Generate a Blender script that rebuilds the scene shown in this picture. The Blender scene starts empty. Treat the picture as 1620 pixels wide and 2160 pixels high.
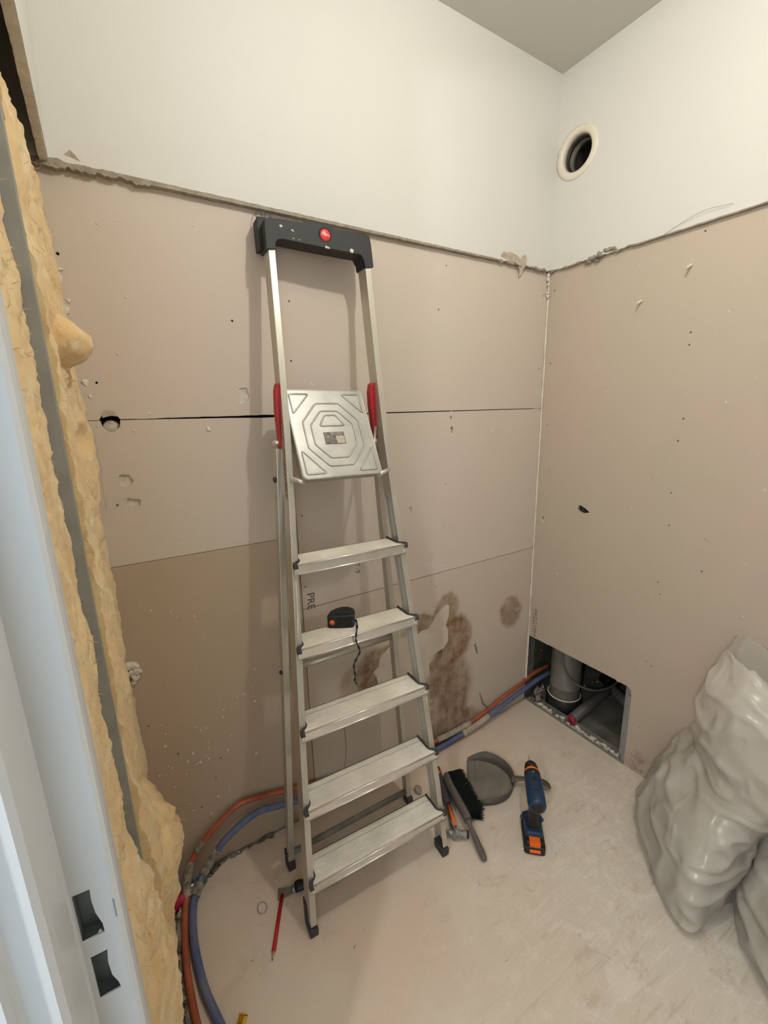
import bpy, bmesh, math, random
from mathutils import Vector, Matrix, noise
from mathutils.geometry import tessellate_polygon, delaunay_2d_cdt
random.seed(7)
SC = bpy.context.scene
COL = SC.collection
PI = math.pi

# ------------------------------------------------------------------ camera
cam_d = bpy.data.cameras.new('camera'); cam = bpy.data.objects.new('camera', cam_d); COL.objects.link(cam)
right = Vector((0.84581605, -0.53300363, -0.02241284)); up = Vector((0.14039616, 0.18186754, 0.97324874))
fwd = Vector((0.51466895, 0.82633609, -0.22865815))
cam.matrix_world = Matrix(((right.x, up.x, -fwd.x, -1.537282), (right.y, up.y, -fwd.y, -1.22015179),
                           (right.z, up.z, -fwd.z, 1.37620161), (0, 0, 0, 1)))
cam_d.sensor_fit = 'HORIZONTAL'; cam_d.sensor_width = 36; cam_d.lens = 36 * 920.684 / 1620
cam_d.clip_start = 0.02; cam_d.clip_end = 50
SC.camera = cam

# ------------------------------------------------------------------ light and exposure
SC.view_settings.view_transform = 'Standard'; SC.view_settings.look = 'None'
SC.view_settings.exposure = 0.18; SC.view_settings.gamma = 1.0; SC.view_settings.use_curve_mapping = False
W = bpy.data.worlds.new('world'); SC.world = W; W.use_nodes = True
W.node_tree.nodes['Background'].inputs[0].default_value = (0.75, 0.86, 1.0, 1)
W.node_tree.nodes['Background'].inputs[1].default_value = 0.25
lp = bpy.data.lights.new('ceiling_bulb_light', 'POINT'); lp.energy = 18.0; lp.color = (1.0, 0.955, 0.88); lp.shadow_soft_size = 0.022
lo = bpy.data.objects.new('ceiling_bulb_light', lp); lo.location = (-0.86, -0.92, 2.40); COL.objects.link(lo)
la = bpy.data.lights.new('hallway_lamp_light', 'POINT'); la.energy = 33.0; la.color = (0.97, 0.97, 1.0); la.shadow_soft_size = 0.035
lb = bpy.data.objects.new('hallway_lamp_light', la); lb.location = (-2.45, -1.60, 1.85); COL.objects.link(lb)
ld = bpy.data.lights.new('hallway_daylight', 'AREA'); ld.shape = 'RECTANGLE'; ld.size = 0.9; ld.size_y = 1.4; ld.energy = 13.0; ld.color = (0.55, 0.78, 1.0)
lc = bpy.data.objects.new('hallway_daylight', ld); lc.location = (-2.30, -3.10, 1.35); lc.rotation_euler = (math.radians(90), 0, 0); COL.objects.link(lc)

# ------------------------------------------------------------------ materials
def mat(name, col, rough=0.6, metal=0.0, noise_amt=0.0, noise_scale=8.0, bump=0.0, bump_scale=80.0, alpha=1.0,
        col2=None, spec=0.5, sheen=0.0, trans=0.0, detail=4.0, stretch=None):
    m = bpy.data.materials.new(name); m.use_nodes = True
    nt = m.node_tree; b = nt.nodes['Principled BSDF']
    b.inputs['Base Color'].default_value = (*col, 1); b.inputs['Roughness'].default_value = rough
    b.inputs['Metallic'].default_value = metal; b.inputs['Specular IOR Level'].default_value = spec
    b.inputs['Alpha'].default_value = alpha
    if sheen: b.inputs['Sheen Weight'].default_value = sheen
    if trans: b.inputs['Transmission Weight'].default_value = trans
    tc = nt.nodes.new('ShaderNodeTexCoord'); src = tc.outputs['Object']
    if stretch:
        mp = nt.nodes.new('ShaderNodeMapping'); mp.inputs['Scale'].default_value = stretch
        nt.links.new(src, mp.inputs[0]); src = mp.outputs[0]
    if noise_amt or col2:
        n = nt.nodes.new('ShaderNodeTexNoise'); n.inputs['Scale'].default_value = noise_scale; n.inputs['Detail'].default_value = detail
        nt.links.new(src, n.inputs['Vector'])
        r = nt.nodes.new('ShaderNodeValToRGB'); r.color_ramp.elements[0].position = 0.3; r.color_ramp.elements[1].position = 0.7
        c2 = col2 if col2 else tuple(max(0, c * (1 - noise_amt)) for c in col)
        r.color_ramp.elements[0].color = (*c2, 1); r.color_ramp.elements[1].color = (*col, 1)
        nt.links.new(n.outputs['Fac'], r.inputs[0]); nt.links.new(r.outputs[0], b.inputs['Base Color'])
    if bump:
        n2 = nt.nodes.new('ShaderNodeTexNoise'); n2.inputs['Scale'].default_value = bump_scale; n2.inputs['Detail'].default_value = 4
        nt.links.new(src, n2.inputs['Vector'])
        bp = nt.nodes.new('ShaderNodeBump'); bp.inputs['Strength'].default_value = bump; bp.inputs['Distance'].default_value = 0.004
        nt.links.new(n2.outputs['Fac'], bp.inputs['Height']); nt.links.new(bp.outputs[0], b.inputs['Normal'])
    return m

class NG:
    """small node helper"""
    def __init__(s, m): s.nt = m.node_tree; s.N = s.nt.nodes; s.L = s.nt.links
    def new(s, t, **k):
        n = s.N.new(t)
        for a, v in k.items(): setattr(n, a, v)
        return n
    def val(s, sock, v):
        if hasattr(v, 'is_output') or isinstance(v, bpy.types.NodeSocket): s.L.new(v, sock)
        else: sock.default_value = v
    def math(s, op, a, b=0.0, clamp=False):
        n = s.new('ShaderNodeMath', operation=op); n.use_clamp = clamp
        s.val(n.inputs[0], a); s.val(n.inputs[1], b); return n.outputs[0]
    def noise(s, vec, scale, detail=4, rough=0.5, dist=0.0):
        n = s.new('ShaderNodeTexNoise'); s.L.new(vec, n.inputs['Vector'])
        n.inputs['Scale'].default_value = scale; n.inputs['Detail'].default_value = detail
        n.inputs['Roughness'].default_value = rough; n.inputs['Distortion'].default_value = dist
        return n
    def smooth(s, x, a, b):
        n = s.new('ShaderNodeMapRange', interpolation_type='SMOOTHSTEP'); s.val(n.inputs['Value'], x)
        n.inputs['From Min'].default_value = a; n.inputs['From Max'].default_value = b; return n.outputs[0]
    def mix(s, f, a, b):
        n = s.new('ShaderNodeMix', data_type='RGBA'); s.val(n.inputs[0], f)
        for sock, v in ((n.inputs[6], a), (n.inputs[7], b)):
            if isinstance(v, bpy.types.NodeSocket): s.L.new(v, sock)
            else: sock.default_value = (*v, 1)
        return n.outputs[2]
    def mapping(s, vec, loc=(0, 0, 0), rot=(0, 0, 0), sc=(1, 1, 1)):
        n = s.new('ShaderNodeMapping'); s.L.new(vec, n.inputs[0])
        n.inputs['Location'].default_value = loc; n.inputs['Rotation'].default_value = rot; n.inputs['Scale'].default_value = sc
        return n.outputs[0]

def board_material(name, base, pink, stains=()):
    """grey-beige plasterboard paper; stains = (axis pair centre, radii, strength)"""
    m = bpy.data.materials.new(name); m.use_nodes = True; g = NG(m); b = g.N['Principled BSDF']
    b.inputs['Roughness'].default_value = 0.75; b.inputs['Specular IOR Level'].default_value = 0.25
    co = g.new('ShaderNodeTexCoord').outputs['Object']
    big = g.noise(co, 1.6, 3).outputs['Fac']
    c = g.mix(g.smooth(big, 0.38, 0.65), base, pink)
    sp = g.noise(co, 60, 3, 0.6).outputs['Fac']
    c = g.mix(g.math('MULTIPLY', g.smooth(sp, 0.70, 0.76), 0.35), c, (0.72, 0.68, 0.62))
    if stains:
        warp = g.noise(co, 7, 5, 0.6); wv = g.new('ShaderNodeVectorMath', operation='SCALE')
        sub = g.new('ShaderNodeVectorMath', operation='SUBTRACT'); g.L.new(warp.outputs['Color'], sub.inputs[0]); sub.inputs[1].default_value = (.5, .5, .5)
        g.L.new(sub.outputs[0], wv.inputs[0]); wv.inputs['Scale'].default_value = 0.13
        add = g.new('ShaderNodeVectorMath', operation='ADD'); g.L.new(co, add.inputs[0]); g.L.new(wv.outputs[0], add.inputs[1])
        total = None; rim = None
        streak = g.noise(g.mapping(co, sc=(30, 30, 4)), 1.0, 4, 0.65).outputs['Fac']
        for (cx, cz, rx, rz, k) in stains:
            mp = g.mapping(add.outputs[0], loc=(-cx / rx, 0, -cz / rz), sc=(1 / rx, 0, 1 / rz))
            ln = g.new('ShaderNodeVectorMath', operation='LENGTH'); g.L.new(mp, ln.inputs[0])
            f = g.math('MULTIPLY', g.math('SUBTRACT', 1.0, g.smooth(ln.outputs['Value'], 0.72, 1.08)), k)
            total = f if total is None else g.math('MAXIMUM', total, f)
        blot = g.smooth(g.noise(co, 14, 6, 0.7).outputs['Fac'], 0.35, 0.68)
        f = g.math('MULTIPLY', total, g.math('ADD', 0.55, g.math('MULTIPLY', blot, 0.6)))
        f = g.math('MULTIPLY', f, g.math('ADD', 0.55, g.math('MULTIPLY', streak, 0.8)), clamp=True)
        c = g.mix(f, c, (0.21, 0.115, 0.055))
    g.L.new(c, b.inputs['Base Color'])
    bp = g.new('ShaderNodeBump'); bp.inputs['Strength'].default_value = 0.15; bp.inputs['Distance'].default_value = 0.002
    g.L.new(g.noise(co, 220, 3).outputs['Fac'], bp.inputs['Height']); g.L.new(bp.outputs[0], b.inputs['Normal'])
    return m

PB = (0.60, 0.53, 0.445); PBP = (0.61, 0.52, 0.45)
M = {}
M['paint'] = mat('white_wall_paint', (0.67, 0.66, 0.61), 0.7, bump=0.12, bump_scale=260, spec=0.3)
M['ceiling'] = mat('ceiling_paint', (0.62, 0.60, 0.55), 0.85, bump=0.1, bump_scale=200, spec=0.2)
M['board'] = board_material('plasterboard_paper', PB, PBP)
M['board_low'] = board_material('plasterboard_paper_brown', (0.46, 0.375, 0.27), (0.475, 0.375, 0.285))
M['board_stain'] = board_material('plasterboard_paper_stained', (0.56, 0.49, 0.40), (0.58, 0.485, 0.41),
    stains=((-0.455, 0.46, 0.095, 0.12, 1.0), (-0.475, 0.18, 0.125, 0.30, 0.85), (-0.50, 0.30, 0.11, 0.16, 0.8), (-0.78, 0.44, 0.15, 0.12, 0.95),
            (-0.90, 0.42, 0.09, 0.10, 0.5), (-0.50, 0.60, 0.07, 0.08, 0.75), (-0.125, 0.485, 0.075, 0.075, 0.75), (-0.44, 0.02, 0.16, 0.12, 0.85), (-0.60, 0.56, 0.12, 0.07, .8)))
def right_board():
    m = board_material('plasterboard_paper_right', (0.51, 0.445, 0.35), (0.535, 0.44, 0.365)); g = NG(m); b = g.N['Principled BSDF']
    src = b.inputs['Base Color'].links[0].from_socket; co = g.new('ShaderNodeTexCoord').outputs['Object']
    mp = g.mapping(co, loc=(0, 0.58 / 0.10, -0.03 / 0.075), sc=(0, 1 / 0.10, 1 / 0.075))
    ln = g.new('ShaderNodeVectorMath', operation='LENGTH'); g.L.new(mp, ln.inputs[0])
    f = g.math('SUBTRACT', 1.0, g.smooth(ln.outputs['Value'], 0.4, 1.2))
    f = g.math('MULTIPLY', f, g.smooth(g.noise(co, 22, 6, 0.75).outputs['Fac'], 0.42, 0.68))
    g.L.new(g.mix(g.math('MULTIPLY', f, 0.8), src, (0.10, 0.065, 0.03)), b.inputs['Base Color']); return m
M['board_right'] = right_board()
M['gypsum'] = mat('broken_gypsum', (0.74, 0.68, 0.59), 0.9, noise_amt=0.25, noise_scale=60, bump=0.6, bump_scale=150)
M['gypsum_white'] = mat('plaster_white', (0.80, 0.74, 0.64), 0.9, noise_amt=0.15, noise_scale=40, bump=0.3, bump_scale=160)
M['filler'] = mat('old_filler_skin', (0.62, 0.53, 0.44), 0.8, noise_amt=0.12, noise_scale=14, bump=0.25, bump_scale=70)
M['glue'] = mat('old_adhesive', (0.40, 0.35, 0.27), 0.9, noise_amt=0.35, noise_scale=50, bump=0.8, bump_scale=120)
M['dirt'] = mat('dark_grime', (0.09, 0.075, 0.055), 0.9, col2=(0.30, 0.27, 0.22), noise_scale=60, bump=0.8)
M['cavity'] = mat('dark_cavity', (0.06, 0.05, 0.04), 0.95, noise_amt=0.4, noise_scale=12)
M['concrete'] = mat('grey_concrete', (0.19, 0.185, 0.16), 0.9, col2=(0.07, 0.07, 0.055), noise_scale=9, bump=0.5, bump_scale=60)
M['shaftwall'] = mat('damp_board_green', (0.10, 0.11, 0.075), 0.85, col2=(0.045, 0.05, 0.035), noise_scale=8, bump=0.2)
M['galv'] = mat('galvanised_steel', (0.33, 0.345, 0.34), 0.5, 0.25, noise_amt=0.2, noise_scale=20, bump=0.05)
M['galv_dull'] = mat('dusty_galvanised_steel', (0.30, 0.29, 0.26), 0.6, 0.35, noise_amt=0.35, noise_scale=25)
M['alu'] = mat('ladder_aluminium', (0.60, 0.57, 0.50), 0.38, 0.62, noise_amt=0.10, noise_scale=9, bump=0.05, bump_scale=90)
M['alu_bright'] = mat('polished_aluminium_edge', (0.86, 0.84, 0.80), 0.28, 0.8, noise_amt=0.12, noise_scale=30)
M['plate'] = mat('pressed_platform_metal', (0.50, 0.49, 0.45), 0.42, 0.6, noise_amt=0.25, noise_scale=16, bump=0.05)
M['blackpl'] = mat('charcoal_plastic', (0.014, 0.016, 0.015), 0.62, noise_amt=0.25, noise_scale=14)
M['rubber'] = mat('dusty_black_rubber', (0.055, 0.048, 0.045), 0.7, noise_amt=0.3, noise_scale=60)
M['redpl'] = mat('red_plastic', (0.42, 0.012, 0.02), 0.42)
M['redpaint'] = mat('red_lacquer', (0.42, 0.004, 0.008), 0.35)
M['badge'] = mat('red_badge', (0.75, 0.05, 0.045), 0.3)
M['white'] = mat('white_ink', (0.85, 0.82, 0.80), 0.5)
M['ink'] = mat('grey_board_ink', (0.10, 0.085, 0.07), 0.8)
M['ink_faint'] = mat('faint_board_ink', (0.24, 0.185, 0.14), 0.85)
M['sticker'] = mat('worn_sticker', (0.50, 0.36, 0.27), 0.6, noise_amt=0.3, noise_scale=60)
M['label'] = mat('dark_worn_label', (0.06, 0.055, 0.05), 0.45, col2=(0.20, 0.18, 0.16), noise_scale=90)
M['label_light'] = mat('pale_worn_label', (0.62, 0.54, 0.44), 0.6, col2=(0.40, 0.33, 0.27), noise_scale=70)
M['wood'] = mat('pencil_wood', (0.50, 0.33, 0.17), 0.7)
M['orange'] = mat('orange_plastic', (0.85, 0.14, 0.006), 0.4)
M['blue'] = mat('tool_blue_plastic', (0.012, 0.048, 0.115), 0.45, noise_amt=0.3, noise_scale=35)
M['black'] = mat('black_plastic', (0.012, 0.012, 0.013), 0.5, noise_amt=0.3, noise_scale=30)
M['bristle'] = mat('black_green_bristle', (0.006, 0.012, 0.012), 0.6)
M['dustpl'] = mat('dusty_grey_plastic', (0.115, 0.10, 0.082), 0.5, noise_amt=0.28, noise_scale=14, bump=0.1)
M['dustpan_floor'] = mat('dusty_plastic_inside', (0.25, 0.225, 0.19), 0.6, col2=(0.13, 0.12, 0.10), noise_scale=10, bump=0.15)
M['brushgrey'] = mat('grey_brush_plastic', (0.15, 0.13, 0.115), 0.5, noise_amt=0.3, noise_scale=30)
M['grip'] = mat('purple_grey_grip', (0.07, 0.055, 0.07), 0.6, noise_amt=0.3, noise_scale=30)
M['steel'] = mat('worn_steel', (0.45, 0.46, 0.47), 0.35, 0.8, noise_amt=0.3, noise_scale=50)
M['hammersteel'] = mat('dusty_hammer_steel', (0.42, 0.42, 0.40), 0.5, 0.4, col2=(0.10, 0.10, 0.10), noise_scale=60)
M['brass'] = mat('brass', (0.80, 0.58, 0.10), 0.22, 1.0)
M['pexred'] = mat('red_pipe_sheath', (0.42, 0.105, 0.05), 0.5, noise_amt=0.3, noise_scale=25)
M['pexblue'] = mat('blue_pipe_sheath', (0.075, 0.115, 0.27), 0.5, col2=(0.16, 0.17, 0.24), noise_scale=25)
M['sleeve'] = mat('grey_pipe_sleeve', (0.48, 0.42, 0.34), 0.7, noise_amt=0.3, noise_scale=60, bump=0.3)
M['grimepipe'] = mat('mortar_caked_pipe', (0.13, 0.105, 0.085), 0.9, col2=(0.38, 0.34, 0.28), noise_scale=70, bump=0.8)
M['pink'] = mat('pink_tape', (0.62, 0.03, 0.09), 0.5, noise_amt=0.5, noise_scale=40, bump=0.3)
M['soil'] = mat('grey_waste_pipe', (0.20, 0.19, 0.165), 0.45, noise_amt=0.3, noise_scale=15)
M['drain'] = mat('dark_grey_drain_pipe', (0.13, 0.12, 0.11), 0.5, noise_amt=0.2)
M['cream'] = mat('cream_plastic', (0.76, 0.70, 0.58), 0.4, noise_amt=0.08)
M['duct'] = mat('dark_duct_metal', (0.22, 0.20, 0.16), 0.5, 0.4)
M['frame'] = mat('white_frame_enamel', (0.66, 0.69, 0.71), 0.35, noise_amt=0.03)
M['frameback'] = mat('latch_recess_grey', (0.34, 0.38, 0.39), 0.6, noise_amt=0.3, noise_scale=30)
M['rubble'] = mat('grey_rubble', (0.12, 0.125, 0.12), 0.9, col2=(0.34, 0.32, 0.28), noise_scale=14, bump=0.5)
M['scrap'] = mat('torn_paper', (0.60, 0.52, 0.43), 0.85, col2=(0.42, 0.34, 0.26), noise_scale=50, bump=0.4)
M['wire'] = mat('wire_dark', (0.07, 0.06, 0.05), 0.5)
M['hall'] = mat('hall_wall_paint', (0.75, 0.76, 0.76), 0.8)

def floor_material():
    m = bpy.data.materials.new('dusty_screed'); m.use_nodes = True; g = NG(m); b = g.N['Principled BSDF']
    b.inputs['Roughness'].default_value = 0.72; b.inputs['Specular IOR Level'].default_value = 0.3
    co = g.new('ShaderNodeTexCoord').outputs['Object']
    c = g.mix(g.smooth(g.noise(co, 2.4, 5, 0.6).outputs['Fac'], 0.36, 0.64), (0.67, 0.54, 0.43), (0.68, 0.60, 0.495))
    mp = g.mapping(co, loc=(0.25, 0.98, 0), sc=(1, 1, 0)); ln = g.new('ShaderNodeVectorMath', operation='LENGTH'); g.L.new(mp, ln.inputs[0])
    near = g.math('SUBTRACT', 1.0, g.smooth(ln.outputs['Value'], 0.25, 1.0))
    c = g.mix(g.math('MULTIPLY', near, 0.75), c, (0.68, 0.64, 0.555))
    dust = g.smooth(g.noise(co, 5, 8, 0.72, 0.6).outputs['Fac'], 0.56, 0.72)
    c = g.mix(g.math('MULTIPLY', dust, g.math('ADD', 0.30, g.math('MULTIPLY', near, 0.45))), c, (0.76, 0.70, 0.61))
    sp = g.smooth(g.noise(co, 26, 6, 0.7).outputs['Fac'], 0.62, 0.68)
    c = g.mix(g.math('MULTIPLY', sp, g.math('ADD', 0.22, g.math('MULTIPLY', near, 0.5))), c, (0.82, 0.72, 0.64))
    pt = g.smooth(g.noise(co, 11, 7, 0.75, 1.5).outputs['Fac'], 0.50, 0.60)
    c = g.mix(g.math('MULTIPLY', pt, g.math('MULTIPLY', near, 0.42)), c, (0.84, 0.80, 0.73))
    p2 = g.smooth(g.noise(co, 8, 6, 0.7, 0.5).outputs['Fac'], 0.56, 0.70)
    c = g.mix(g.math('MULTIPLY', p2, g.math('ADD', 0.22, g.math('MULTIPLY', near, 0.30))), c, (0.40, 0.315, 0.235))
    dk = g.smooth(g.noise(co, 48, 3, 0.5).outputs['Fac'], 0.735, 0.76)
    c = g.mix(g.math('MULTIPLY', dk, 0.6), c, (0.16, 0.12, 0.09))
    st = g.noise(g.mapping(co, rot=(0, 0, math.radians(-38)), sc=(6, 46, 1)), 1.0, 6, 0.65, 0.8).outputs['Fac']
    c = g.mix(g.math('MULTIPLY', g.math('MULTIPLY', g.smooth(st, 0.53, 0.66), near), 0.38), c, (0.80, 0.76, 0.69))
    c = g.mix(g.math('MULTIPLY', g.math('MULTIPLY', g.math('SUBTRACT', 1.0, g.smooth(st, 0.32, 0.45)), near), 0.40), c, (0.40, 0.33, 0.26))
    g.L.new(c, b.inputs['Base Color'])
    hh = g.math('ADD', g.math('MULTIPLY', g.math('MULTIPLY', st, near), 1.2), g.math('MULTIPLY', g.noise(co, 26, 6, 0.65).outputs['Fac'], 0.5))
    bp = g.new('ShaderNodeBump'); bp.inputs['Strength'].default_value = 0.35; bp.inputs['Distance'].default_value = 0.006
    g.L.new(hh, bp.inputs['Height']); g.L.new(bp.outputs[0], b.inputs['Normal'])
    return m
M['floor'] = floor_material()

def wool_material():
    m = bpy.data.materials.new('yellow_glass_wool'); m.use_nodes = True; g = NG(m); b = g.N['Principled BSDF']
    b.inputs['Roughness'].default_value = 1.0; b.inputs['Specular IOR Level'].default_value = 0.1
    b.inputs['Sheen Weight'].default_value = 0.25; b.inputs['Sheen Roughness'].default_value = 0.6
    co = g.new('ShaderNodeTexCoord').outputs['Object']
    c = g.mix(g.smooth(g.noise(co, 9, 5, 0.6).outputs['Fac'], 0.34, 0.66), (0.83, 0.575, 0.265), (0.90, 0.70, 0.38))
    c = g.mix(g.math('MULTIPLY', g.smooth(g.noise(co, 26, 6, 0.7, 0.8).outputs['Fac'], 0.54, 0.66), 0.8), c, (0.92, 0.80, 0.58))
    c = g.mix(g.math('MULTIPLY', g.smooth(g.noise(co, 13, 4, 0.6).outputs['Fac'], 0.60, 0.72), 0.6), c, (0.66, 0.35, 0.10))
    g.L.new(c, b.inputs['Base Color'])
    bp = g.new('ShaderNodeBump'); bp.inputs['Strength'].default_value = 0.5; bp.inputs['Distance'].default_value = 0.008
    h = g.math('ADD', g.noise(co, 70, 6, 0.75, 1.0).outputs['Fac'], g.noise(g.mapping(co, rot=(0.4, 0, 0), sc=(1, 90, 14)), 1.6, 4, 0.7).outputs['Fac'])
    g.L.new(h, bp.inputs['Height']); g.L.new(bp.outputs[0], b.inputs['Normal'])
    return m
M['wool'] = wool_material()

def bag_material():
    m = bpy.data.materials.new('milky_rubble_bag_plastic'); m.use_nodes = True; g = NG(m); b = g.N['Principled BSDF']
    co = g.new('ShaderNodeTexCoord').outputs['Object']
    c = g.mix(g.smooth(g.noise(co, 7, 5, 0.6).outputs['Fac'], 0.35, 0.65), (0.82, 0.79, 0.71), (0.90, 0.87, 0.80))
    g.L.new(c, b.inputs['Base Color']); b.inputs['Roughness'].default_value = 0.30; b.inputs['Specular IOR Level'].default_value = 0.6; b.inputs['Coat Weight'].default_value = 0.4; b.inputs['Coat Roughness'].default_value = 0.2
    b.inputs['Subsurface Weight'].default_value = 0.0
    bp = g.new('ShaderNodeBump'); bp.inputs['Strength'].default_value = 0.75; bp.inputs['Distance'].default_value = 0.012
    rn = g.noise(g.mapping(co, rot=(0.5, 0.3, 0.6), sc=(1, 2.0, 0.8)), 9, 4, 0.5, 0.9); rn.noise_type = 'RIDGED_MULTIFRACTAL'
    g.L.new(rn.outputs['Fac'], bp.inputs['Height']); g.L.new(bp.outputs[0], b.inputs['Normal']); g.L.new(bp.outputs[0], b.inputs['Coat Normal'])
    tr = g.new('ShaderNodeBsdfTranslucent'); tr.inputs[0].default_value = (0.75, 0.70, 0.58, 1)
    tp = g.new('ShaderNodeBsdfTransparent'); tp.inputs[0].default_value = (0.95, 0.95, 0.93, 1)
    m1 = g.new('ShaderNodeMixShader'); m1.inputs[0].default_value = 0.25; g.L.new(b.outputs[0], m1.inputs[1]); g.L.new(tr.outputs[0], m1.inputs[2])
    m2 = g.new('ShaderNodeMixShader'); m2.inputs[0].default_value = 0.33; g.L.new(m1.outputs[0], m2.inputs[1]); g.L.new(tp.outputs[0], m2.inputs[2])
    g.L.new(m2.outputs[0], g.N['Material Output'].inputs[0])
    return m
M['bag'] = bag_material()

# ------------------------------------------------------------------ mesh helpers
def nvec(p): return Vector((noise.noise(p), noise.noise(p + Vector((31.4, 17.2, 5.9))), noise.noise(p + Vector((-12.7, 41.3, 23.1)))))
class MB:
    def __init__(s): s.v = []; s.f = []; s.sm = []
    def add(s, vs, fs, smooth=False, T=None):
        o = len(s.v)
        for p in vs:
            p = Vector(p); s.v.append(T @ p if T is not None else p)
        for q in fs: s.f.append([i + o for i in q]); s.sm.append(smooth)
        return s
    def box(s, lo, hi, T=None):
        x0, y0, z0 = lo; x1, y1, z1 = hi
        vs = [(x0, y0, z0), (x1, y0, z0), (x1, y1, z0), (x0, y1, z0), (x0, y0, z1), (x1, y0, z1), (x1, y1, z1), (x0, y1, z1)]
        return s.add(vs, [(0, 3, 2, 1), (4, 5, 6, 7), (0, 1, 5, 4), (1, 2, 6, 5), (2, 3, 7, 6), (3, 0, 4, 7)], T=T)
    def hexa(s, b, t):
        """b, t: 4 points each (bottom ccw, top ccw)"""
        return s.add(list(b) + list(t), [(3, 2, 1, 0), (4, 5, 6, 7), (0, 1, 5, 4), (1, 2, 6, 5), (2, 3, 7, 6), (3, 0, 4, 7)])
    def ngon_prism(s, pts, z0, z1, T=None, smooth=False):
        n = len(pts); vs = [(x, y, z0) for x, y in pts] + [(x, y, z1) for x, y in pts]
        fs = [tuple(range(n - 1, -1, -1)), tuple(range(n, 2 * n))]
        s.add(vs, fs, False, T); o = len(s.v) - 2 * n
        for i in range(n):
            j = (i + 1) % n; s.f.append([o + i, o + j, o + n + j, o + n + i]); s.sm.append(smooth)
        return s
    def tube(s, pts, r, seg=10, caps=True, closed=False, flat=1.0, T=None):
        pts = [Vector(p) for p in pts]; n = len(pts); rs = r if isinstance(r, (list, tuple)) else [r] * n
        t0 = (pts[1] - pts[0]).normalized(); ref = Vector((0, 0, 1)) if abs(t0.z) < 0.9 else Vector((1, 0, 0))
        a = t0.cross(ref).normalized(); vs = []
        for i, p in enumerate(pts):
            if closed: t = (pts[(i + 1) % n] - pts[i - 1]).normalized()
            else: t = (pts[min(i + 1, n - 1)] - pts[max(i - 1, 0)]).normalized()
            a = (a - t * a.dot(t)).normalized(); b = t.cross(a)
            for k in range(seg):
                w = 2 * PI * k / seg; vs.append(p + a * (math.cos(w) * rs[i]) + b * (math.sin(w) * rs[i] * flat))
        fs = []
        for i in range(n if closed else n - 1):
            i2 = (i + 1) % n
            for k in range(seg):
                k2 = (k + 1) % seg; fs.append((i * seg + k, i * seg + k2, i2 * seg + k2, i2 * seg + k))
        s.add(vs, fs, True, T)
        if caps and not closed:
            o = len(s.v) - len(vs)
            s.f.append([o + k for k in range(seg - 1, -1, -1)]); s.sm.append(False)
            s.f.append([o + (n - 1) * seg + k for k in range(seg)]); s.sm.append(False)
        return s
    def lathe(s, prof, seg=24, T=None, ang=2 * PI):
        """prof: list of (r, z) round local z"""
        vs = []; n = len(prof)
        for r, z in prof:
            for k in range(seg):
                w = ang * k / seg; vs.append((max(r, 1e-5) * math.cos(w), max(r, 1e-5) * math.sin(w), z))
        fs = []
        for i in range(n - 1):
            for k in range(seg):
                k2 = (k + 1) % seg; fs.append((i * seg + k, i * seg + k2, (i + 1) * seg + k2, (i + 1) * seg + k))
        return s.add(vs, fs, True, T)
    def blob(s, c, r, amp=0.25, fr=1.5, seg=16, ring=10, seed=0.0, T=None, smooth=True):
        rx, ry, rz = r if isinstance(r, (tuple, list)) else (r, r, r); vs = []
        for i in range(ring + 1):
            th = PI * i / ring
            for k in range(seg):
                ph = 2 * PI * k / seg; d = Vector((math.sin(th) * math.cos(ph), math.sin(th) * math.sin(ph), math.cos(th)))
                q = 1 + amp * noise.fractal(d * fr + Vector((seed, seed * 1.7, -seed)), 1.0, 2.0, 3)
                vs.append((c[0] + d.x * rx * q, c[1] + d.y * ry * q, c[2] + d.z * rz * q))
        fs = []
        for i in range(ring):
            for k in range(seg):
                k2 = (k + 1) % seg; fs.append((i * seg + k, (i + 1) * seg + k, (i + 1) * seg + k2, i * seg + k2))
        return s.add(vs, fs, smooth, T)
    def build(s, name, m, parent=None, bevel=0, seg=2, label=None, T=None, fix=True):
        me = bpy.data.meshes.new(name); me.from_pydata([tuple(p) for p in s.v], [], s.f); me.update()
        for p, q in zip(me.polygons, s.sm): p.use_smooth = q
        bm = bmesh.new(); bm.from_mesh(me); bmesh.ops.remove_doubles(bm, verts=bm.verts, dist=1e-6)
        if fix: bmesh.ops.recalc_face_normals(bm, faces=bm.faces)
        bm.to_mesh(me); bm.free()
        o = bpy.data.objects.new(name, me); COL.objects.link(o)
        me.materials.append(M[m] if isinstance(m, str) else m)
        if T is not None: o.matrix_world = T
        if parent is not None: o.parent = parent
        if bevel:
            b = o.modifiers.new('bevel', 'BEVEL'); b.width = bevel; b.segments = seg; b.limit_method = 'ANGLE'; b.angle_limit = math.radians(40)
        if label: o['label'] = label
        return o

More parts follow.
